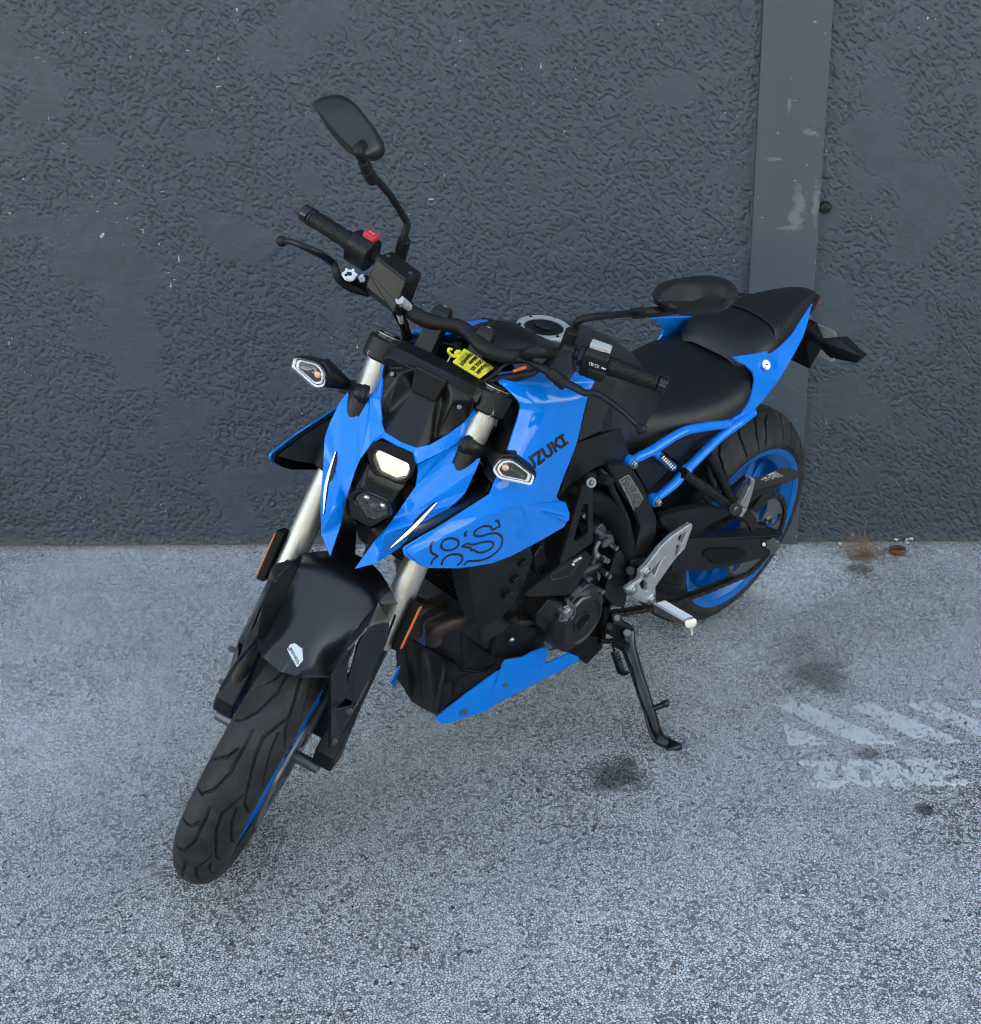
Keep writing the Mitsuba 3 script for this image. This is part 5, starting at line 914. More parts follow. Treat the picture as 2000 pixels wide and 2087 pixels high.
# tail end: plate holder, number plate, rear indicators, tail lamp
ktl = F('tail_cowl', hull([(-.140, s * .030, .902) for s in (1, -1)] + [(-.206, s * .010, .902) for s in (1, -1)] + [(-.140, s * .030, .872) for s in (1, -1)] + [(-.190, s * .012, .872) for s in (1, -1)], .003), 'm_black', 35)
sub(ktl, 'tail_lamp', hull([(-.196, s * .012, .890) for s in (1, -1)] + [(-.205, s * .012, .888) for s in (1, -1)] + [(-.188, s * .012, .876) for s in (1, -1)] + [(-.198, s * .012, .876) for s in (1, -1)], .002), 'm_redref', 'F', 35)
F('plate_holder', cat(hull([(-.16, s * .045, .85) for s in (1, -1)] + [(-.215, s * .05, .79) for s in (1, -1)] + [(-.13, s * .04, .83) for s in (1, -1)] + [(-.195, s * .04, .72) for s in (1, -1)], .004), hull([np.array(p) for p in [(-0.1025,0.0450,0.8640),(-0.1536,0.0500,0.8389),(-0.1550,0.0600,0.8180),(-0.1196,0.0500,0.8093)]] + [(-.17, .02, .83), (-.19, .02, .80)], .003)), 'm_dark', 35)
NPc = np.array([(-0.2220,-0.0148,0.8254),(-0.2220,0.0421,0.8286),(-0.2220,0.0805,0.7359),(-0.2220,-0.0254,0.7274)]); NPy = max(NPc[:, 1]); 
np_o = np.array([-.222, 0, .80]); kn = F('number_plate', plate([(-.222 + (z - .80) * .35, y, z) for y, z in ((NPy, NPc[2, 2]), (NPy, NPc[1, 2] - .0), (-NPy, NPc[1, 2]), (-NPy, NPc[2, 2]))], .002, out=(1, 0, 0), rnd=.008), 'm_plate', 20)
for s in (1, -1):
    g = lambda P: [np.array(p) * [1, s, 1] for p in P]
    st_ = g([(-0.1217,0.0450,0.8212),(-0.1193,0.0750,0.8320),(-0.1084,0.1050,0.8305)])
    ki = F('rear_indicator', cat(tube(st_, [.014, .0125, .012], 16, 4), hull(g([(-0.1006,0.0900,0.8382),(-0.1213,0.0920,0.8162),(-0.1073,0.1180,0.8483),(-0.1081,0.1450,0.8585),(-0.0985,0.2150,0.8475),(-0.0997,0.2150,0.8384),(-0.0994,0.2120,0.8284),(-0.1164,0.1300,0.8046)]) + [p + np.array([-.035, 0, .0]) for p in g([(-0.1213,0.0920,0.8162),(-0.1081,0.1450,0.8585),(-0.0977,0.2130,0.8421),(-0.1153,0.1300,0.8069)])], .002)), 'm_black', 35)
    sub(ki, 'lens', hull([p + np.array([-.030, 0, 0]) for p in g([(-0.1118,0.1100,0.8359),(-0.1090,0.1450,0.8567),(-0.1005,0.2160,0.8459),(-0.1046,0.2130,0.8284),(-0.1171,0.1300,0.8032)])] + [p + np.array([-.044, 0, 0]) for p in g([(-0.1174,0.1200,0.8348),(-0.1103,0.1450,0.8540),(-0.1029,0.2100,0.8412),(-0.1180,0.1320,0.8092)])], .001), 'm_lens', 'F', 30)

# ---------------------------------------------------------------- engine, radiator, exhaust, frame
kE = F('engine', cat(hull([(x, s * .055, z) for x, z in ((.86, .24), (.98, .27), (1.02, .50), (.86, .50)) for s in (1, -1)], .01, 2), hull([(x, s * y, z) for x, y, z in ((.62, .12, .27), (.60, .13, .42), (.88, .08, .29), (.95, .08, .36), (.95, .11, .46), (.66, .13, .48)) for s in (1, -1)], .02, 2), hull([(x, s * .125, z) for x, z in ((.86, .45), (1.02, .42), (1.06, .66), (.90, .70)) for s in (1, -1)], .012, 2), *[hull([(x + .002 * k, s * .137, .47 + .022 * k + e) for x in (.885, 1.04) for s in (1, -1) for e in (0, .006)]) for k in range(8)]), 'm_engine', 35)
EC = np.array((0.7893,0.2050,0.4149)); 
def discs(c, prof, n=56): m = rev([(y, r) for y, r in prof], (0, 0, 0), n); return moved(m, c)
sub(kE, 'generator_cover', discs(EC, [(-.07, .002), (-.07, .078), (-.022, .080), (-.012, .076), (-.006, .064), (.001, .0605), (.0025, .056), (-.001, .053), (-.003, .050), (-.003, .026), (.001, .0245), (.001, .021), (-.004, .019), (-.005, .002)]), 'm_engine', 'F', 40)
sub(kE, 'cover_plug', discs(EC, [(-.008, .001), (-.008, .017), (-.002, .0165), (-.001, .013), (-.003, .009), (-.003, .001)], 32), 'm_dark', 'F', 40)
Bh = lambda P, dy=-.06, r=.003: hull([np.array(p) for p in P] + [np.array(p) + [0, dy, 0] for p in P], r)
sub(kE, 'lower_case', Bh([(0.8562,0.1850,0.3973),(0.8243,0.1850,0.3454),(0.7972,0.1850,0.3276),(0.7603,0.1850,0.3348),(0.7994,0.1850,0.3900),(0.8406,0.1850,0.4157)]), 'm_engine', 'F', 35)
sub(kE, 'upper_case', Bh([(0.8415,0.1900,0.4908),(0.8295,0.1900,0.4921),(0.7684,0.1900,0.4988),(0.7294,0.1900,0.4672),(0.7042,0.1850,0.4228),(0.7355,0.1900,0.4508),(0.7929,0.1900,0.4447)]), 'm_engine', 'F', 35)
sub(kE, 'starter_cover', cat(Bh([(0.9040,0.1850,0.4908),(0.8977,0.1850,0.5052),(0.8513,0.1900,0.4806),(0.8509,0.1900,0.4682),(0.8602,0.1900,0.4557),(0.8737,0.1850,0.4419),(0.9173,0.1800,0.4771)]), Bh([(0.9134,0.1750,0.4725),(0.8600,0.1750,0.4280),(0.8503,0.1700,0.3980),(0.8607,0.1700,0.4003),(0.9043,0.1700,0.4433)])), 'm_engine', 'F', 35)
rb = np.array([(0.8572,0.2000,0.5010),(0.8420,0.2020,0.4800),(0.8250,0.2020,0.4711),(0.8074,0.2020,0.4803),(0.7867,0.2020,0.4782),(0.7638,0.2000,0.4669)]); sub(kE, 'cover_rib', tube(rb, [.004, .006, .006, .0055, .0045, .003], 10, 4), 'm_grey', 'F', 50)
rb2 = np.array([(0.8619,0.2000,0.4797),(0.8434,0.2030,0.4811),(0.8289,0.2040,0.4677),(0.8259,0.2040,0.4501),(0.8339,0.2030,0.4415),(0.8643,0.2000,0.4481),(0.8639,0.2000,0.4673)]); sub(kE, 'plug_rib', tube(rb2, [.0035] * 7, 10, 4), 'm_grey', 'F', 50)
q = np.array((0.8495,0.2080,0.4653)); sub(kE, 'oil_filler', cat(cyl(q + [0, -.02, 0], q + [0, -.002, 0], .0165, 28), cyl(q + [0, -.004, 0], q + [0, .003, 0], .0118, 28, ch=.001)), 'm_silver', 'F', 40)
for P in ([(0.8457,0.2030,0.5058),(0.8262,0.2030,0.5217),(0.8088,0.2030,0.5119),(0.7948,0.2030,0.5155),(0.7903,0.2030,0.5097),(0.8305,0.2030,0.4942)], [(0.8026,0.2000,0.5299),(0.7832,0.2000,0.5275),(0.7756,0.2000,0.5205),(0.7884,0.2000,0.5133)]): sub(kE, 'bare_patch', plate(P, .012), 'm_grey', 'F', 30)
sub(kE, 'gasket_bolt', cat(*[cyl(np.array(a) + [0, -.012, 0], np.array(a) + [0, .006, 0], .0062, 6) for a in ((0.8572,0.1830,0.4110), (0.7273,0.1930,0.4660), (0.8428,0.1700,0.3536), (0.7282,0.1900,0.5449), (0.7401,0.1900,0.5513), (0.6958,0.1800,0.4861), (0.7128,0.1820,0.5020), (0.6847,0.1750,0.5531))]), 'm_silver', 'F', 30)
sub(kE, 'cover_dowel', cyl((0.8595,0.1880,0.4192), (0.8341,0.1920,0.4297), .006, 12), 'm_grey', 'F', 40)
sub(kE, 'shift_link', cat(tube(np.array([(0.7632,0.1850,0.6027),(0.7734,0.1880,0.5902),(0.7739,0.1900,0.5737),(0.7737,0.1880,0.5526)]), [.006, .0055, .0085, .005], 12, 4), ico((0.7739,0.1930,0.5754), .0095, 2)), 'm_grey', 'F', 45)
sub(kE, 'sprocket_cover', Bh([(0.6622,0.1650,0.5230),(0.5999,0.1650,0.5399),(0.5891,0.1650,0.5215),(0.6069,0.1680,0.4283),(0.5904,0.1650,0.3525),(0.6328,0.1650,0.3762),(0.6811,0.1680,0.4230),(0.6785,0.1680,0.4726)], -.05), 'm_black', 'F', 30)
sub(kE, 'window_mark', plate([(0.7551,0.1920,0.5268),(0.7393,0.1920,0.5106),(0.7403,0.1920,0.4946),(0.7480,0.1920,0.5048)], .002), 'm_grey', 'F', 30)
th = [Bh([(0.7273,0.1500,0.6067),(0.7044,0.1500,0.6167),(0.6727,0.1500,0.5858),(0.6800,0.1500,0.5742),(0.7035,0.1500,0.5844)], -.08), Bh([(0.7328,0.1600,0.5941),(0.6873,0.1600,0.5782),(0.6578,0.1550,0.5488),(0.7070,0.1600,0.5548)], -.06)]
F('throttle_body', cat(*th, cyl((0.7637,0.1650,0.6234), (0.7291,0.1650,0.5975), .007, 12), tube(np.array([(0.7894,0.1500,0.6533),(0.7796,0.1500,0.6635)]), .008, 12, 1), *[cyl(np.array(a) + [0, -.02, 0], np.array(a) + [0, .005, 0], .0055, 12) for a in ((0.7219,0.1680,0.5817), (0.7115,0.1680,0.5810), (0.6895,0.1550,0.5883))]), 'm_grey', 35)
wires = [([(0.7790,0.1600,0.7705),(0.7611,0.1680,0.7523),(0.7311,0.1720,0.7071),(0.6873,0.1720,0.6502),(0.6560,0.1720,0.6040),(0.6422,0.1700,0.5637),(0.6350,0.1650,0.5400)], .0078), ([(0.7110,0.1500,0.6700),(0.7041,0.1500,0.6442),(0.6786,0.1520,0.5990),(0.6511,0.1550,0.5627),(0.6226,0.1550,0.5280)], .0026), ([(0.7004,0.1300,0.6581),(0.7048,0.1300,0.6359),(0.7075,0.1300,0.6170),(0.7142,0.1300,0.6033)], .003), ([(0.6863,0.1400,0.6587),(0.6866,0.1400,0.6312),(0.6909,0.1400,0.6087)], .0026), ([(0.8666,0.1500,0.7336),(0.8429,0.1500,0.7035),(0.8311,0.1500,0.6845)], .008), ([(0.7860,0.1500,0.7658),(0.7716,0.1550,0.7453),(0.7532,0.1600,0.7383),(0.7479,0.1600,0.7460)], .010)]
for P, r in wires: F('hose', tube(np.array(P), r, 10, 5), 'm_rubber', 50)
for a in ([(0.7840,0.1780,0.7588),(0.7583,0.1780,0.7452)],): F('hose_clamp', cyl(a[0], a[1], .0105, 16), 'm_black', 45)
bk = [(0.8711,0.1980,0.8014),(0.8516,0.1980,0.8029),(0.8351,0.1980,0.7957),(0.8367,0.1980,0.7652),(0.8061,0.2000,0.6377),(0.8066,0.2020,0.6216),(0.9071,0.2050,0.6056),(0.9093,0.2050,0.6230),(0.9028,0.2040,0.6400),(0.8776,0.1990,0.7715),(0.8725,0.1980,0.7910)]
hk = [(0.8604,0.1990,0.7326),(0.8470,0.1990,0.7300),(0.8292,0.2000,0.6554),(0.8624,0.2000,0.6477),(0.8721,0.2000,0.6534)]
kb_ = F('frame_bracket', plate(bk, .008, [hk], c=.002, rnd=.003), 'm_black', 30, label='black bracket with a long triangular window')
q = np.array((0.8578,0.1990,0.7860)); q2 = np.array((0.8698,0.2160,0.7953)); sub(kb_, 'bolt', cat(cyl(q, q2, .0105, 24, ch=.0015), cyl(q2 - [0, .002, 0], q2 + [0, .004, 0], .0072, 20, ch=.0012), cyl(q2 + [0, .003, 0], q2 + [0, .0045, 0], .0035, 6)), 'm_silver', 'F')
cvr = [(0.9086,0.2060,0.6075),(0.8264,0.2040,0.6114),(0.8002,0.2060,0.5868),(0.8462,0.2120,0.5277),(0.8570,0.2120,0.5220),(0.8768,0.2120,0.5239),(0.9866,0.2100,0.5623),(1.0105,0.2080,0.5782)]
kc_ = F('engine_side_panel', plate(cvr, .010, c=.002, rnd=.004), 'm_black', 30, label='black side panel with small maker lettering')
cn_ = np.cross(np.array(cvr[1]) - np.array(cvr[0]), np.array(cvr[4]) - np.array(cvr[0])); cn_ /= np.linalg.norm(cn_); cn_ *= np.sign(cn_[1])
cvm = plate(cvr, .010, c=.002, rnd=.004)
sub(kc_, 'lettering', drape_text('SUZUKI', (0.8623,0.2080,0.5968), (0.8380,0.2080,0.5995), (np.array((0.8667,0.2080,0.6019)) - np.array((0.8623,0.2080,0.5968))), cvm, .0008), 'm_white', 'F', False)
sub(kc_, 'emblem', cyl(np.array((0.8708,0.2090,0.5986)), np.array((0.8708,0.2090,0.5986)) + cn_ * .004, .0027, 12), 'm_white', 'F')
sub(kc_, 'recess_line', cat(*[ribbon(p, .0005, cvm, 12) for p in ([(0.9317,0.2080,0.5949),(0.8757,0.2080,0.5975)], [(0.9317,0.2080,0.5949),(0.9274,0.2080,0.5807)], [(0.9274,0.2080,0.5807),(0.8699,0.2090,0.5691)], [(0.8699,0.2090,0.5691),(0.8423,0.2080,0.5991)])]), 'm_grey', 'F', False)
# frame spar with its printed label
sp_ = [(0.7843,0.1760,0.7922),(0.7179,0.1760,0.7752),(0.6801,0.1760,0.7495),(0.6328,0.1760,0.6984),(0.5944,0.1740,0.6457),(0.5464,0.1720,0.5821),(0.5299,0.1720,0.5287),(0.5422,0.1720,0.5141),(0.5420,0.1720,0.4802),(0.5778,0.1720,0.4882),(0.6071,0.1720,0.4947),(0.6070,0.1740,0.5793),(0.6465,0.1750,0.6375),(0.7229,0.1760,0.7210)]
kfs = F('frame_spar', plate(sp_, .05, c=.004, rnd=.006), 'm_black', 30)
sub(kfs, 'pivot_boss', cat(Bh([(0.6197,0.1780,0.4952),(0.5561,0.1780,0.4844),(0.5396,0.1780,0.4484),(0.5674,0.1780,0.4288),(0.6068,0.1780,0.4310)], -.05), cyl((0.6128,0.1780,0.4674), (0.6248,0.1860,0.4765), .0105, 24, ch=.001)), 'm_black', 'F', 35)
q = np.array((0.6248,0.1860,0.4765)); sub(kfs, 'pivot_bolt', cat(cyl(q, q + [0, .002, 0], .0075, 20)), 'm_grey', 'F')
la = np.array([(0.7218,0.1775,0.7347),(0.6929,0.1775,0.7383),(0.6196,0.1775,0.6569),(0.6393,0.1775,0.6316)])
spm = plate(sp_, .05, c=.004, rnd=.006)
bil = lambda a, b: (la[0] * (1 - a) + la[1] * a) * (1 - b) + (la[3] * (1 - a) + la[2] * a) * b
prn = [ribbon([bil(a0, b0), bil(a1, b1)], .0006, spm, 4) for a0, b0, a1, b1 in ((0, 0, 1, 0), (1, 0, 1, 1), (1, 1, 0, 1), (0, 1, 0, 0))]
for i in range(8):
    t = .06
    while t < .92:
        L_ = rng.uniform(.03, .14); prn.append(ribbon([bil(.1 + i * .112, t), bil(.1 + i * .112, min(t + L_, .95))], .0004, spm, 3)); t += L_ + rng.uniform(.03, .07)
sub(kfs, 'label_print', cat(*prn), 'm_switchgrey', 'F', False, label='small white printed warning label')
F('main_frame', cat(*[tube([(1.12, .05 * s, .93), (1.02, .12 * s, .84), (.88, .145 * s, .74), (.72, .15 * s, .66), (.62, .15 * s, .52), (.58, .14 * s, .40)], [.026, .03, .03, .03, .028, .028], 16, 6) for s in (1, -1)]), 'm_dark', 45)
# radiator with slats, its left and right cowls
kra = F('radiator', hull([(1.115 + (z - .6) * .12, s * .15, z) for z in (.555, .74) for s in (1, -1)] + [(1.075 + (z - .6) * .12, s * .15, z) for z in (.555, .74) for s in (1, -1)], .004), 'm_dark', 30)
for i in range(18): z = .563 + i * .0098; sub(kra, 'fin', hull([(1.122 + (z - .6) * .12 + d, s * .148, z + e) for s in (1, -1) for d in (0, .006) for e in (0, .003)]), 'm_black', 'F', False)
for s in (1, -1):
    g = lambda P: [np.array(p) * [1, s, 1] for p in P]
    co = g([(1.1653,0.1900,0.6942),(1.1437,0.1860,0.6311),(1.1217,0.1820,0.5768),(1.1054,0.1780,0.5266),(1.0894,0.1800,0.5169),(1.0706,0.1840,0.5132),(1.0526,0.1900,0.5232),(1.0255,0.1940,0.5451),(1.0012,0.1960,0.5813),(0.9887,0.1980,0.6500),(1.0050,0.1980,0.6882),(1.1067,0.1970,0.6778)])
    kco = F('radiator_cowl', cat(shell(co, [[0, 1, 8, 9, 10, 11], [1, 2, 7, 8], [2, 3, 4, 5, 6, 7]], .006, 3, 3, (0, s, 0)), shell([co[0], co[1], co[2], co[3], co[3] + [.0, -s * .03, 0], co[2] + [.01, -s * .035, 0], co[1] + [.01, -s * .04, 0], co[0] + [.01, -s * .04, 0]], [[0, 1, 6, 7], [1, 2, 5, 6], [2, 3, 4, 5]], .004, 2, 1, (1, 0, 0))), 'm_black', 40)
    for (x, y) in ((0, 0), (1, 1), (2, 2)):
        W_ = [[(1.0245,0.1990,0.6437),(1.0065,0.1990,0.6463),(1.0142,0.2050,0.6587),(1.0293,0.2050,0.6550)], [(1.0388,0.1990,0.6103),(1.0200,0.1990,0.6124),(1.0269,0.2050,0.6254),(1.0427,0.2050,0.6215)], [(1.0534,0.1970,0.5772),(1.0334,0.1970,0.5787),(1.0402,0.2030,0.5919),(1.0581,0.2030,0.5895)]][x]
        sub(kco, 'vent', hull(g(W_) + [p - np.array([0, s * .012, 0]) for p in g(W_)], .0015), 'm_black', 'F', 30)
F('coolant_stay', cat(Bh([(0.9502,0.1700,0.6288),(0.9351,0.1700,0.6442),(0.9196,0.1700,0.5946),(0.8935,0.1700,0.5674),(0.9147,0.1700,0.5617),(0.9337,0.1700,0.5845)], -.02)), 'm_engine', 35)
F('oil_cooler_cover', Bh([(0.9673,0.1200,0.4402),(0.9139,0.1300,0.3982),(0.8579,0.1370,0.3877),(0.8323,0.1370,0.3270),(0.8690,0.1280,0.3087),(0.9092,0.1120,0.3037),(0.9522,0.1050,0.3344),(0.9601,0.1080,0.3817)], -.05), 'm_black', 30)
q = np.array((0.9301,0.1330,0.3845)); F('cover_bolt', ico(q, .007, 3), 'm_silver', True)
F('oil_hose', tube(np.array([(0.9677,0.1500,0.4715),(0.9489,0.1500,0.4476),(0.9368,0.1550,0.4446),(0.9014,0.1550,0.4350)]), [.009, .011, .009, .009], 12, 4), 'm_rubber', 45)
for P, r in (([(1.0124,0.0100,0.5168),(0.9993,0.0150,0.4814),(1.0070,0.0150,0.4541),(1.0391,0.0100,0.4470),(1.0773,0.0040,0.4404),(1.0862,-0.0050,0.4166),(1.0790,-0.0120,0.3751)], .0185), ([(0.9848,0.0800,0.4971),(1.0158,0.0820,0.4673),(1.0456,0.0800,0.4550),(1.0815,0.0750,0.4535),(1.1026,0.0680,0.4413),(1.0957,0.0620,0.4078)], .0185)):
    F('exhaust_header', tube(np.array(P), r, 20, 8), 'm_pipe', 60)
F('muffler', hull([(.62, -.02, .22), (.62, -.16, .22), (.58, -.16, .36), (.30, -.17, .40), (.26, -.17, .26), (.32, -.04, .25), (.60, -.02, .34)], .02, 2), 'm_pipe', 50)
# belly pan
B0 = [(1.0306,-0.1200,0.3073),(1.0222,-0.1050,0.3105),(1.0204,-0.0750,0.2949),(1.0120,-0.0400,0.2881),(1.0006,0.0200,0.2865),(0.9772,0.0750,0.2828),(0.9542,0.0950,0.2904),(0.9417,0.1220,0.3200),(0.9412,0.1280,0.3343)]
L0 = [(1.0447,-0.0780,0.1905),(1.0216,-0.0450,0.1360),(1.0304,0.0000,0.1502),(1.0498,0.0550,0.1815),(1.0657,0.0730,0.1900)]
kbp = F('belly_pan', shell([np.array(p) for p in B0 + L0], [[1, 2, 10, 9], [2, 3, 11, 10], [3, 4, 12, 11], [4, 5, 13, 12], [0, 1, 9]], .004, 3, 3, (1, 0, 0)), 'm_black', 40)
lipP = np.array(B0); sub(kbp, 'rim', tube(lipP, .0042, 10, 5), 'm_black', 'F', 50)
tri_h = [(1.0383,0.0820,0.3060),(1.0194,0.0900,0.2998),(1.0191,0.0660,0.2312)]; tri_h2 = [(1.0323,0.0700,0.2661),(1.0215,0.0670,0.2283),(1.0429,0.0580,0.2069),(1.0493,0.0600,0.2242)]
sub(kbp, 'side_wall', plate([(0.9807,0.0780,0.2863),(0.9542,0.0950,0.2904),(0.9391,0.1200,0.3169),(0.9395,0.1210,0.2992),(0.9901,0.0980,0.2524),(1.0625,0.0700,0.1870),(1.0527,0.0580,0.1850),(1.0403,0.0660,0.2672)], .004, [tri_h], c=.001, out=(1, 1, 0)), 'm_black', 'F', 30)
sub(kbp, 'floor', hull([(1.00, s * .045, .215) for s in (1, -1)] + [(.80, s * .07, .235) for s in (1, -1)] + [(.80, s * .07, .245) for s in (1, -1)], .004), 'm_dark', 'F', 40)
for s in (1, -1):
    g = lambda P: [np.array(p) * [1, s, 1] for p in P]
    BP = g([(1.0708,0.0750,0.1939),(1.0545,0.0800,0.1757),(1.0304,0.0880,0.1732),(0.9549,0.1150,0.1865),(0.8971,0.1370,0.2192),(0.8335,0.1530,0.2369),(0.7677,0.1650,0.2505),(0.7244,0.1720,0.2616),(0.7333,0.1730,0.2751),(0.7645,0.1700,0.2965),(0.8322,0.1580,0.2876),(0.8355,0.1650,0.3354),(0.8422,0.1650,0.3448),(0.8780,0.1550,0.3406),(0.8969,0.1470,0.3297),(0.9422,0.1300,0.3294),(0.9409,0.1240,0.3018),(0.9926,0.1000,0.2560)])
    kbs = sub(kbp, 'blue_panel', shell(BP, [[0, 1, 2, 17], [2, 3, 16, 17], [3, 4, 15, 16], [4, 5, 13, 14, 15], [5, 10, 11, 12, 13], [5, 6, 9, 10], [6, 7, 8, 9]], .004, 3, 2, (0, s, .3)), 'm_blue', 'F', 35)
    for a in g([(0.9214,0.1280,0.2572),(1.0066,0.0990,0.2001)]): nb = np.array([.2, s * .9, .2]); sub(kbp, 'fastener', cat(cyl(a, a + nb * .005, .0068, 18, ch=.001), cyl(a + nb * .004, a + nb * .006, .003, 6)), 'm_grey', 'F')

# ---------------------------------------------------------------- swingarm, chain guard, footrests, stand
sw = [(0.4797,0.1850,0.4984),(0.4194,0.1850,0.4848),(0.3375,0.1850,0.4643),(0.1793,0.1850,0.4051),(0.0496,0.1850,0.3621),(-0.0231,0.1850,0.3421),(-0.0132,0.1850,0.2992),(0.0484,0.1850,0.2939),(0.1264,0.1850,0.3089),(0.1959,0.1850,0.3244),(0.2975,0.1850,0.3505),(0.4562,0.1850,0.4077)]
ksa = F('swingarm', plate(sw, .045, c=.004, rnd=.004), 'm_black', 30, label='long black swingarm')
sub(ksa, 'top_ledge', hull([np.array(p) for p in [(0.4247,0.1880,0.4892),(0.1850,0.1880,0.4092),(-0.0170,0.1880,0.3463)]] + [np.array(p) for p in [(0.3071,0.1500,0.4478),(0.0743,0.1500,0.3649),(-0.0149,0.1500,0.3495),(-0.0578,0.1650,0.3302)]], .002), 'm_black', 'F', 35)
sub(ksa, 'embossed_panel', plate([(0.3467,0.1880,0.4208),(0.3230,0.1880,0.4289),(0.1716,0.1880,0.3744),(0.1250,0.1880,0.3446),(0.1723,0.1880,0.3349),(0.2836,0.1880,0.3684)], .005, c=.0015, rnd=.006), 'm_dark', 'F', 30)
sub(ksa, 'axle_block', Bh([(0.0513,0.1900,0.3532),(0.0187,0.1900,0.3508),(0.0055,0.1900,0.3231),(0.0256,0.1900,0.3188),(0.0473,0.1900,0.3313)], -.02, .002), 'm_grey', 'F', 30)
sub(ksa, 'adjuster_bolt', cyl(np.array((0.0566,0.1860,0.3433)), np.array((0.0699,0.1930,0.3519)), .005, 12), 'm_silver', 'F')
sub(ksa, 'right_arm', hull([(.56, -.14, .40), (.56, -.11, .46), (.3, -.15, .46), (-.04, -.15, .35), (-.06, -.15, .29), (.3, -.15, .34), (.56, -.14, .34), (.3, -.11, .40)], .012, 2), 'm_black', 'F', 40)
sub(ksa, 'pivot_tube', cat(cyl((.56, -.15, .41), (.56, .16, .41), .03, 24), hull([(.52, s * .12, z) for s in (1, -1) for z in (.36, .50)] + [(.40, s * .12, z) for s in (1, -1) for z in (.38, .48)], .012)), 'm_black', 'F', 40)
sub(ksa, 'brace', plate([(0.5312,0.1650,0.5733),(0.4579,0.1650,0.5653),(0.3448,0.1650,0.5449),(0.2519,0.1650,0.5011),(0.2095,0.1650,0.4727),(0.2992,0.1650,0.4764),(0.3501,0.1650,0.4552),(0.3946,0.1650,0.4621),(0.4688,0.1650,0.5098),(0.5098,0.1650,0.5494)], .02, c=.003, rnd=.006), 'm_black', 'F', 30)
F('rear_shock', cat(cyl((.50, 0, .70), (.46, 0, .36), .034, 24), *[tube([((.50 - .04 * t) + .043 * math.cos(a), .043 * math.sin(a), .68 - .28 * t) for a, t in zip(np.linspace(0, 2 * np.pi * 7, 90), np.linspace(0, 1, 90))], .006, 8, 1)]), 'm_dark', 45)
cg = F('chain_guard', cat(plate([(0.2219,0.1650,0.5311),(0.1794,0.1500,0.5454),(0.1585,0.1500,0.5435),(0.1050,0.1500,0.5397),(-0.0056,0.1500,0.5317),(-0.0543,0.1500,0.5137),(-0.0849,0.1650,0.4874),(-0.0433,0.1660,0.4917),(0.0697,0.1660,0.5083),(0.1505,0.1660,0.5189),(0.2128,0.1660,0.5199)], .004, c=.001, out=(0, .5, 1)),
    plate([(0.2137,0.1660,0.5206),(0.1505,0.1660,0.5189),(0.0697,0.1660,0.5083),(-0.0441,0.1660,0.4915),(0.0125,0.1660,0.4968),(0.0340,0.1660,0.4931),(0.0413,0.1660,0.4790),(0.0676,0.1660,0.4556),(0.0925,0.1660,0.4369),(0.1428,0.1660,0.4673),(0.1256,0.1660,0.4638),(0.0960,0.1660,0.4937),(0.1417,0.1660,0.4886),(0.1510,0.1660,0.4722),(0.1845,0.1660,0.4940),(0.2235,0.1660,0.5237)], .005, c=.001),
    plate([(0.2201,0.1500,0.5397),(0.1671,0.1500,0.5578),(0.1630,0.1500,0.5513),(0.2140,0.1500,0.5314)], .01)), 'm_black', 30)
lq = np.array([(0.1117,0.1515,0.5393),(0.0375,0.1515,0.5352),(-0.0147,0.1575,0.5047),(0.0706,0.1585,0.5126)]); lb = lambda a, b: (lq[0] * (1 - a) + lq[1] * a) * (1 - b) + (lq[3] * (1 - a) + lq[2] * a) * b
ln = np.cross(lq[1] - lq[0], lq[3] - lq[0]); ln /= np.linalg.norm(ln); ln *= np.sign(ln[2])
mk_ = [hull([lb(a + da, b + db) + ln * h for da in (-.012, .012) for db in (0, L_) for h in (.0008, .0016)]) for a, b, L_ in ((.52, .1, .5), (.62, .08, .55), (.72, .08, .6), (.82, .08, .7), (.93, .05, .9))] + [hull([lb(.5 + t * .45, b + db) + ln * h for t in (0, 1) for db in (0, .04) for h in (.0008, .0016)]) for b in (.03, .93)]
for i in range(16): a, b = rng.uniform(.04, .46), rng.uniform(.06, .94); mk_.append(hull([lb(a + rng.uniform(-.05, .05), b + rng.uniform(-.07, .07)) + ln * h for _ in range(5) for h in (.0008, .0016)]))
sub(cg, 'label_print', cat(*mk_), 'm_white', 'F', False, label='white printed symbols on the chain guard')
sub(cg, 'strap', shell([(0.1932,0.1750,0.4647),(0.1674,0.1750,0.4785),(0.1406,0.1780,0.4598),(0.1171,0.1800,0.4355),(0.0982,0.1820,0.4102),(0.1338,0.1860,0.4065),(0.1522,0.1840,0.4320),(0.1735,0.1800,0.4524)], [[0, 1, 2, 7], [7, 2, 3, 6], [6, 3, 4, 5]], .006, 3, 3, (0, 1, 0)), 'm_black', 'F', 40)
F('hugger', gridsurf([[(r * math.cos(a), y, .315 + r * math.sin(a)) for y, r in ((-.098, .315), (-.085, .335), (-.03, .340), (.03, .340), (.085, .335), (.098, .315))] for a in np.radians([5, 25, 45, 62])][0:1] + [[(r * math.cos(a), y, .315 + r * math.sin(a)) for y, r in ((-.098, .315), (-.085, .335), (-.03, .340), (.03, .340), (.085, .335), (.098, .315))] for a in np.radians([20, 35, 50])], 16, 20, .003, (1, 0, .5)), 'm_dark', 45)
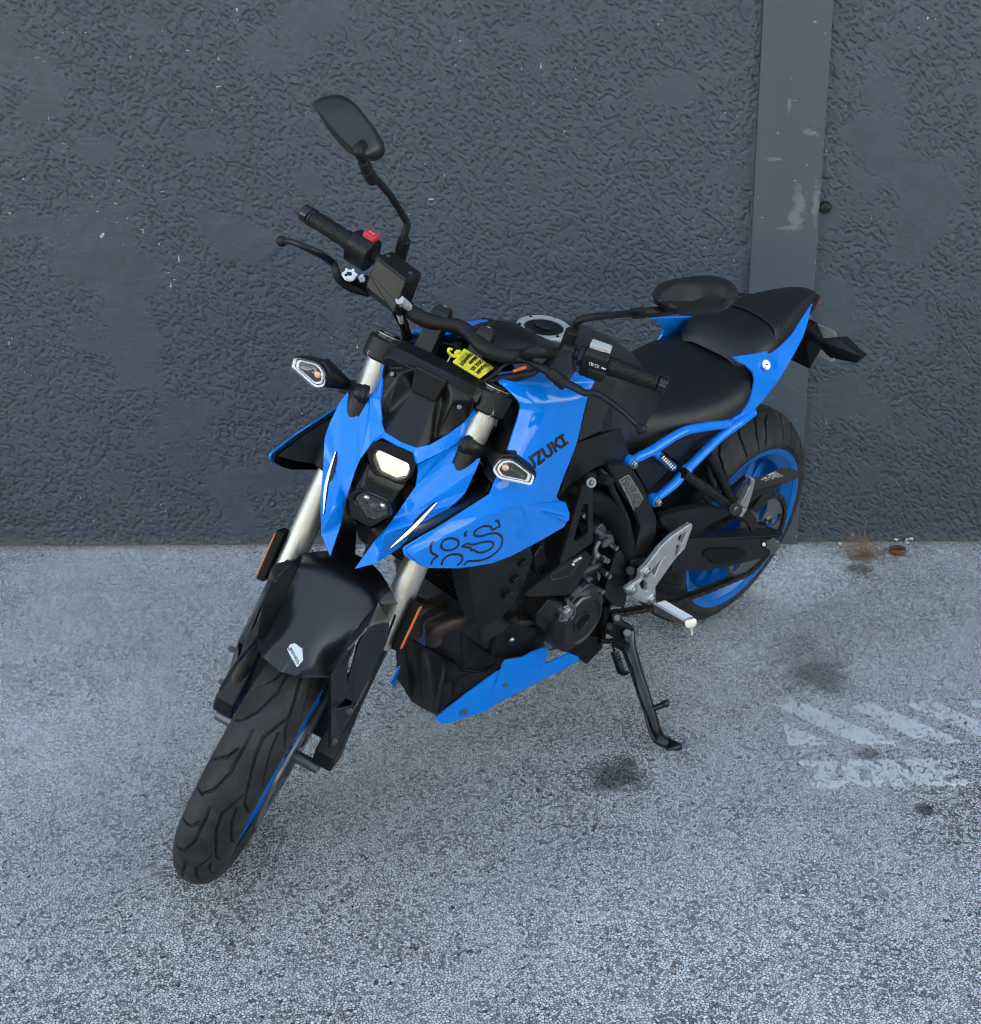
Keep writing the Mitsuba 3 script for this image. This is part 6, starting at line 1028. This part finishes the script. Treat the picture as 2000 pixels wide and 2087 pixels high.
# rider's footrest bracket
hg = [(0.4433,0.2000,0.5454),(0.4337,0.2000,0.5379),(0.4484,0.2030,0.4798),(0.4748,0.2050,0.4677),(0.4903,0.2050,0.4583),(0.5416,0.2080,0.4138),(0.5309,0.2100,0.3767),(0.5233,0.2110,0.3610),(0.5558,0.2110,0.3705),(0.5972,0.2110,0.3967),(0.6479,0.2110,0.4357),(0.6593,0.2110,0.4529),(0.6337,0.2100,0.4600),(0.6107,0.2090,0.4599),(0.6148,0.2080,0.4832),(0.5930,0.2070,0.4912),(0.5504,0.2050,0.5227),(0.5133,0.2030,0.5377)]
holes = [[(0.5263,0.2050,0.4908),(0.5344,0.2050,0.4895),(0.5710,0.2070,0.4661),(0.5531,0.2070,0.4478),(0.5403,0.2060,0.4774)], [(0.4625,0.2010,0.5264),(0.4518,0.2010,0.5256),(0.4622,0.2020,0.4987),(0.4834,0.2020,0.5161),(0.4860,0.2020,0.5276)], [(0.4856,0.2030,0.5047),(0.4622,0.2030,0.4899),(0.4750,0.2040,0.4685),(0.4867,0.2040,0.4830)], [(0.6104,0.2090,0.4496),(0.5951,0.2090,0.4573),(0.5805,0.2090,0.4380),(0.5730,0.2100,0.4129),(0.5980,0.2100,0.4313)]]
kfr = F('rider_footrest', plate(hg, .014, holes, c=.003, rnd=.0012), 'm_bracket', 35, label='silver footrest bracket with heel guard')
for a in ((0.5917,0.2110,0.4711), (0.6347,0.2140,0.4416), (0.5538,0.2150,0.3852)): a = np.array(a); sub(kfr, 'bolt', cat(cyl(a - [0, .012, 0], a - [0, .001, 0], .0145, 24, ch=.002), cyl(a - [0, .004, 0], a + [0, .003, 0], .0092, 20, ch=.0015), cyl(a + [0, .002, 0], a + [0, .0036, 0], .004, 6)), 'm_silver', 'F')
pa, pb_ = np.array((0.5380,0.2250,0.3774)), np.array((0.6195,0.3620,0.4440)); pd = (pb_ - pa) / np.linalg.norm(pb_ - pa); pu = np.array([0, -pd[2], pd[1]]); pu /= np.linalg.norm(pu); pf = np.cross(pd, pu)
pg = hull([pa + pd * t + pf * f * w + pu * u for t, w, u0 in ((0, .013, -.018), (.19, .0125, -.012)) for f in (-1, 1) for u in (0, u0)], .002)
L_ = np.linalg.norm(pb_ - pa); pg = hull([pa + pd * t * L_ + pf * f * w + pu * u for t, w, u0 in ((0, .0135, -.018), (1, .012, -.010)) for f in (-1, 1) for u in (0, u0)], .002)
kn_ = [hull([pa + pd * (t * L_) + pf * f + pu * .001, pa + pd * (t * L_ + .0048) + pf * f + pu * .001, pa + pd * (t * L_) + pf * (f + .004) + pu * .001, pa + pd * (t * L_ + .0048) + pf * (f + .004) + pu * .001, pa + pd * (t * L_ + .0024) + pf * (f + .002) + pu * .0060]) for t in np.linspace(.03, .90, 18) for f in (-.0125, -.0068, -.0011, .0046)]
sub(kfr, 'peg', cat(pg, *kn_, hull([pb_ + pf * f + pu * u - pd * d for f in (-.009, .009) for u in (.002, -.014) for d in (.0, .012)], .002), cyl(pb_ - pd * .004 - pu * .010, pb_ - pd * .004 - pu * .034, .0045, 12, r2=.003)), 'm_peg', 'F', 30)
# pillion footrest, folded up
kpf = F('pillion_footrest', cat(tube(np.array([(0.4725,0.1650,0.6709),(0.4314,0.1720,0.6413),(0.3639,0.1800,0.5950),(0.2990,0.1900,0.5472),(0.2666,0.2000,0.5244)]), [.012, .0125, .0125, .0125, .014], 14, 3), tube(np.array([(0.3876,0.1650,0.6920),(0.3480,0.1720,0.6466),(0.3066,0.1850,0.5857),(0.2730,0.2000,0.5331)]), [.010, .0115, .012, .013], 14, 3), tube(np.array([(0.3581,0.1500,0.6636),(0.3515,0.1600,0.6250),(0.3412,0.1700,0.6017)]), .011, 12, 3), Bh([(0.3064,0.1850,0.5685),(0.2800,0.1900,0.5626),(0.2797,0.1920,0.5463),(0.2992,0.1880,0.5549)], -.01), cyl(np.array((0.2581,0.1950,0.5199)), np.array((0.2935,0.2150,0.5421)), .0165, 24, ch=.002)), 'm_black', 40)
q = np.array((0.2953,0.2160,0.5432)); sub(kpf, 'bolt', cyl(q, q + [0, .003, 0], .008, 20, ch=.001), 'm_silver', 'F')
pp = [(0.2935,0.2380,0.6338),(0.2837,0.2380,0.6316),(0.2761,0.2380,0.6252),(0.2631,0.2320,0.5831),(0.2532,0.2240,0.5344),(0.2695,0.2240,0.5415),(0.2833,0.2220,0.5516),(0.2816,0.2260,0.5696),(0.2834,0.2300,0.5947)]
sub(kpf, 'peg', cat(plate(pp, .016, c=.003, rnd=.002), *[hull([np.array(p) + [0, -d, 0] for d in (.002, .012)] , .0022) for p in [(0.2845,0.2340,0.6153),(0.2841,0.2330,0.6086),(0.2847,0.2320,0.6022),(0.2859,0.2310,0.5960),(0.2858,0.2300,0.5894),(0.2864,0.2290,0.5829),(0.2870,0.2280,0.5765),(0.2876,0.2270,0.5700),(0.2887,0.2260,0.5647),(0.2891,0.2250,0.5592)]], plate([(0.2661,0.2220,0.5397),(0.2496,0.2220,0.5322),(0.2652,0.2220,0.5140),(0.2801,0.2220,0.5215)], .014, c=.002)), 'm_peg', 'F', 30)
# side stand
sL = np.array([(0.5606,0.1720,0.2718),(0.5719,0.1900,0.2500),(0.5815,0.2220,0.2220),(0.5923,0.2520,0.1995),(0.6069,0.3060,0.1539),(0.6258,0.3480,0.1269),(0.6332,0.3720,0.1208),(0.6266,0.3880,0.1184)])
kst = F('side_stand', tube(sL, [.020, .0185, .0165, .0155, .0150, .0155, .0155, .012], 20, 6, flat=.8), 'm_gloss', 50, label='black side stand propping the motorcycle')
fp = np.array([(0.6014,0.3505,0.0120),(0.5921,0.3766,0.0160),(0.5898,0.4139,0.0120),(0.5984,0.4108,0.0040),(0.6127,0.3931,0.0030),(0.6058,0.3586,0.0040)]); fpp = np.vstack([fp, fp * [1, 1, 0] + [0, 0, .001]])
put(kst + '__foot', hull(fpp, .002), 'm_gloss', 35)
sub(kst, 'tang', cat(cyl((0.6098,0.3100,0.1536), (0.5778,0.3300,0.1725), .0072, 14), ico((0.5790,0.3300,0.1727), .0095, 2)), 'm_gloss', 'F', 45)
sub(kst, 'pivot_bolt', cat(cyl(np.array((0.5750,0.1820,0.2812)), np.array((0.5842,0.1880,0.2888)), .0095, 24, ch=.001), cyl(np.array((0.5811,0.1860,0.2863)), np.array((0.5964,0.1960,0.2990)), .0068, 6)), 'm_grey', 'F')
s0, s1 = np.array((0.5821,0.1650,0.2181)), np.array((0.5944,0.2050,0.1844)); sd = (s1 - s0); sa = np.cross(sd, [0, 1, 0]); sa /= np.linalg.norm(sa); sb = np.cross(sd, sa); sb /= np.linalg.norm(sb)
sub(kst, 'spring', cat(tube([s0 + sd * t + (sa * math.cos(a) + sb * math.sin(a)) * .0085 for a, t in zip(np.linspace(0, 2 * np.pi * 11, 130), np.linspace(0, 1, 130))], .0019, 6, 1), tube([np.array((0.5846,0.1550,0.2335)), s0], .0025, 8, 1), cyl(np.array((0.5944,0.2050,0.1844)), np.array((0.6035,0.2250,0.2046)), .005, 10)), 'm_dark', 'F', 45)
sub(kst, 'bracket', cat(Bh([(0.6370,0.1650,0.2998),(0.6329,0.1650,0.3237),(0.5948,0.1650,0.3135),(0.5684,0.1700,0.2883),(0.5462,0.1750,0.2792),(0.5400,0.1780,0.2580),(0.5513,0.1780,0.2335),(0.5737,0.1700,0.2558)], -.03), cyl(np.array((0.6035,0.1650,0.3256)), np.array((0.6259,0.1800,0.3440)), .012, 20), cyl(np.array((0.6259,0.1650,0.3108)), np.array((0.6407,0.1750,0.3232)), .008, 6)), 'm_black', 'F', 35)
sub(kst, 'bracket_bolt', cat(cyl(np.array((0.6259,0.1800,0.3440)), np.array((0.6348,0.1860,0.3513)), .0075, 6)), 'm_grey', 'F')
ks_ = np.array([(0.6603,0.1700,0.2872),(0.6361,0.1780,0.2804),(0.6254,0.1850,0.2830),(0.6201,0.2250,0.2816)]); ksh = F('shift_lever', tube(ks_[:3], .006, 12, 4), 'm_dark', 45)
rsm = [tube([ks_[2] * (1 - t) + ks_[3] * t, ks_[2] * (1 - t - .05) + ks_[3] * (t + .05)], .0125 if i % 2 else .0108, 16, 1) for i, t in enumerate(np.linspace(0, .9, 17))]; sub(ksh, 'rubber', cat(*rsm), 'm_rubber', 'F', 45)
F('lower_frame', cat(Bh([(0.7291,0.1400,0.2686),(0.7111,0.1500,0.2916),(0.6937,0.1600,0.3058),(0.6503,0.1650,0.2837),(0.6405,0.1650,0.2569),(0.6649,0.1500,0.2144)], -.05), tube(np.array([(0.6359,0.1500,0.3659),(0.6302,0.1500,0.3239),(0.6266,0.1500,0.2686)]), .010, 10, 4)), 'm_black', 35)

# ---------------------------------------------------------------- key with a yellow tag hanging on it
kx = np.array([(1.1950,0.0300,1.1192),(1.1973,0.0300,1.1002)])
labels['key_tag'] = {'label': 'yellow handwritten key tag on the key below the handlebar', 'category': 'key tag'}
sk_ = lambda P: [steer_to_world(p) for p in P]
tp = [(1.1690,0.0400,1.1055),(1.0828,0.0830,1.0470),(1.0779,0.0840,1.0407),(1.1855,0.0880,1.0731),(1.2602,0.0500,1.1233),(1.2597,0.0490,1.1258),(1.2198,0.0450,1.1145),(1.2252,0.0420,1.1213),(1.1973,0.0420,1.1114)]
tpw = np.array(sk_(tp)); tn = np.linalg.svd(tpw - tpw.mean(0))[2][2]; tn *= np.sign(tn @ (np.array([2.77, 2.03, 1.68]) - tpw.mean(0)))
put('key_tag__card', plate(tpw, .0022, c=.0005, rnd=.002, out=tn), 'm_yellow', 25)
ro = steer_to_world(np.array((1.2198,0.0370,1.1153))); ru = tpw[4] - tpw[0]; ru /= np.linalg.norm(ru); rw = np.cross(tn, ru)
rg = np.array([steer_to_world(np.array(p)) for p in [(1.2213,0.0440,1.1172),(1.2283,0.0410,1.1165),(1.2442,0.0370,1.1261),(1.2557,0.0340,1.1365),(1.2515,0.0330,1.1390),(1.2425,0.0350,1.1349)]]); put('key_tag__loop', cat(tube(rg, [.0028, .0030, .0026, .0026, .0026, .0024], 10, 6), tube(np.array([steer_to_world(np.array(p)) for p in [(1.2080,0.0420,1.1182),(1.2195,0.0400,1.1226),(1.2261,0.0400,1.1215),(1.2184,0.0420,1.1148)]]), .0026, 10, 5)), 'm_yellow', 50)
put('key_tag__key', cat(hull([steer_to_world(np.array(p)) for p in [(1.2215,0.0300,1.1349),(1.1805,0.0320,1.1135),(1.1752,0.0320,1.0992),(1.2071,0.0300,1.1132)]] + [steer_to_world(np.array(p) + [-.006, 0, .0]) for p in [(1.2215,0.0300,1.1349),(1.1805,0.0320,1.1135),(1.1752,0.0320,1.0992),(1.2071,0.0300,1.1132)]], .0015), ), 'm_dark', 35)
put('key_tag__spare_blade', cyl(steer_to_world(np.array((1.2295,0.0340,1.1134))), steer_to_world(np.array((1.2375,0.0340,1.1051))), .0014, 8), 'm_silver', 35)
wr = []
A0, A1, B0_, B1_ = tpw[0], (tpw[1] + tpw[2]) / 2, tpw[5], tpw[3]
tb = lambda a, b: (A0 * (1 - a) + A1 * a) * (1 - b) + (B0_ * (1 - a) + B1_ * a) * b
for txt, a, b0, b1 in (('Suzuki', .80, .06, .86), ('GSX 8S', .60, .03, .88), ('Blue', .42, .04, .62), ('GR66ADS', .25, .04, .96)):
    m = fat_text(txt, .03); W_ = m.vertices[:, 0].max(); v = m.vertices
    o_ = tb(a - .055, b0); du = tb(a - .055, b1) - o_; dv = tb(a + .055, b0) - o_
    wob = .06 * np.sin(v[:, :1] * 1.7 + a * 9)
    put('key_tag__handwriting', mk(o_ + v[:, :1] / W_ * du + (v[:, 1:2] + wob) * dv * .95 + tn * (v[:, 2:] * .0004 + .0001), m.faces), 'm_ink', False)
for i in range(3): put('key_tag__fine_print', hull([tb(.09 + .035 * i + d, b) + tn * h for d in (0, .010) for b in (.12, .80) for h in (.0001, .0004)]), 'm_grey', False)
scene['m_lens'] = {'type': 'thindielectric', 'int_ior': 1.5}
princ('m_lampshell', (.8, .8, .78), .2, metallic=.5); princ('m_led', (.9, .9, .85), .5); princ('m_drl', (.8, .78, .7), .5)
for k, d in labels.items():
    pass
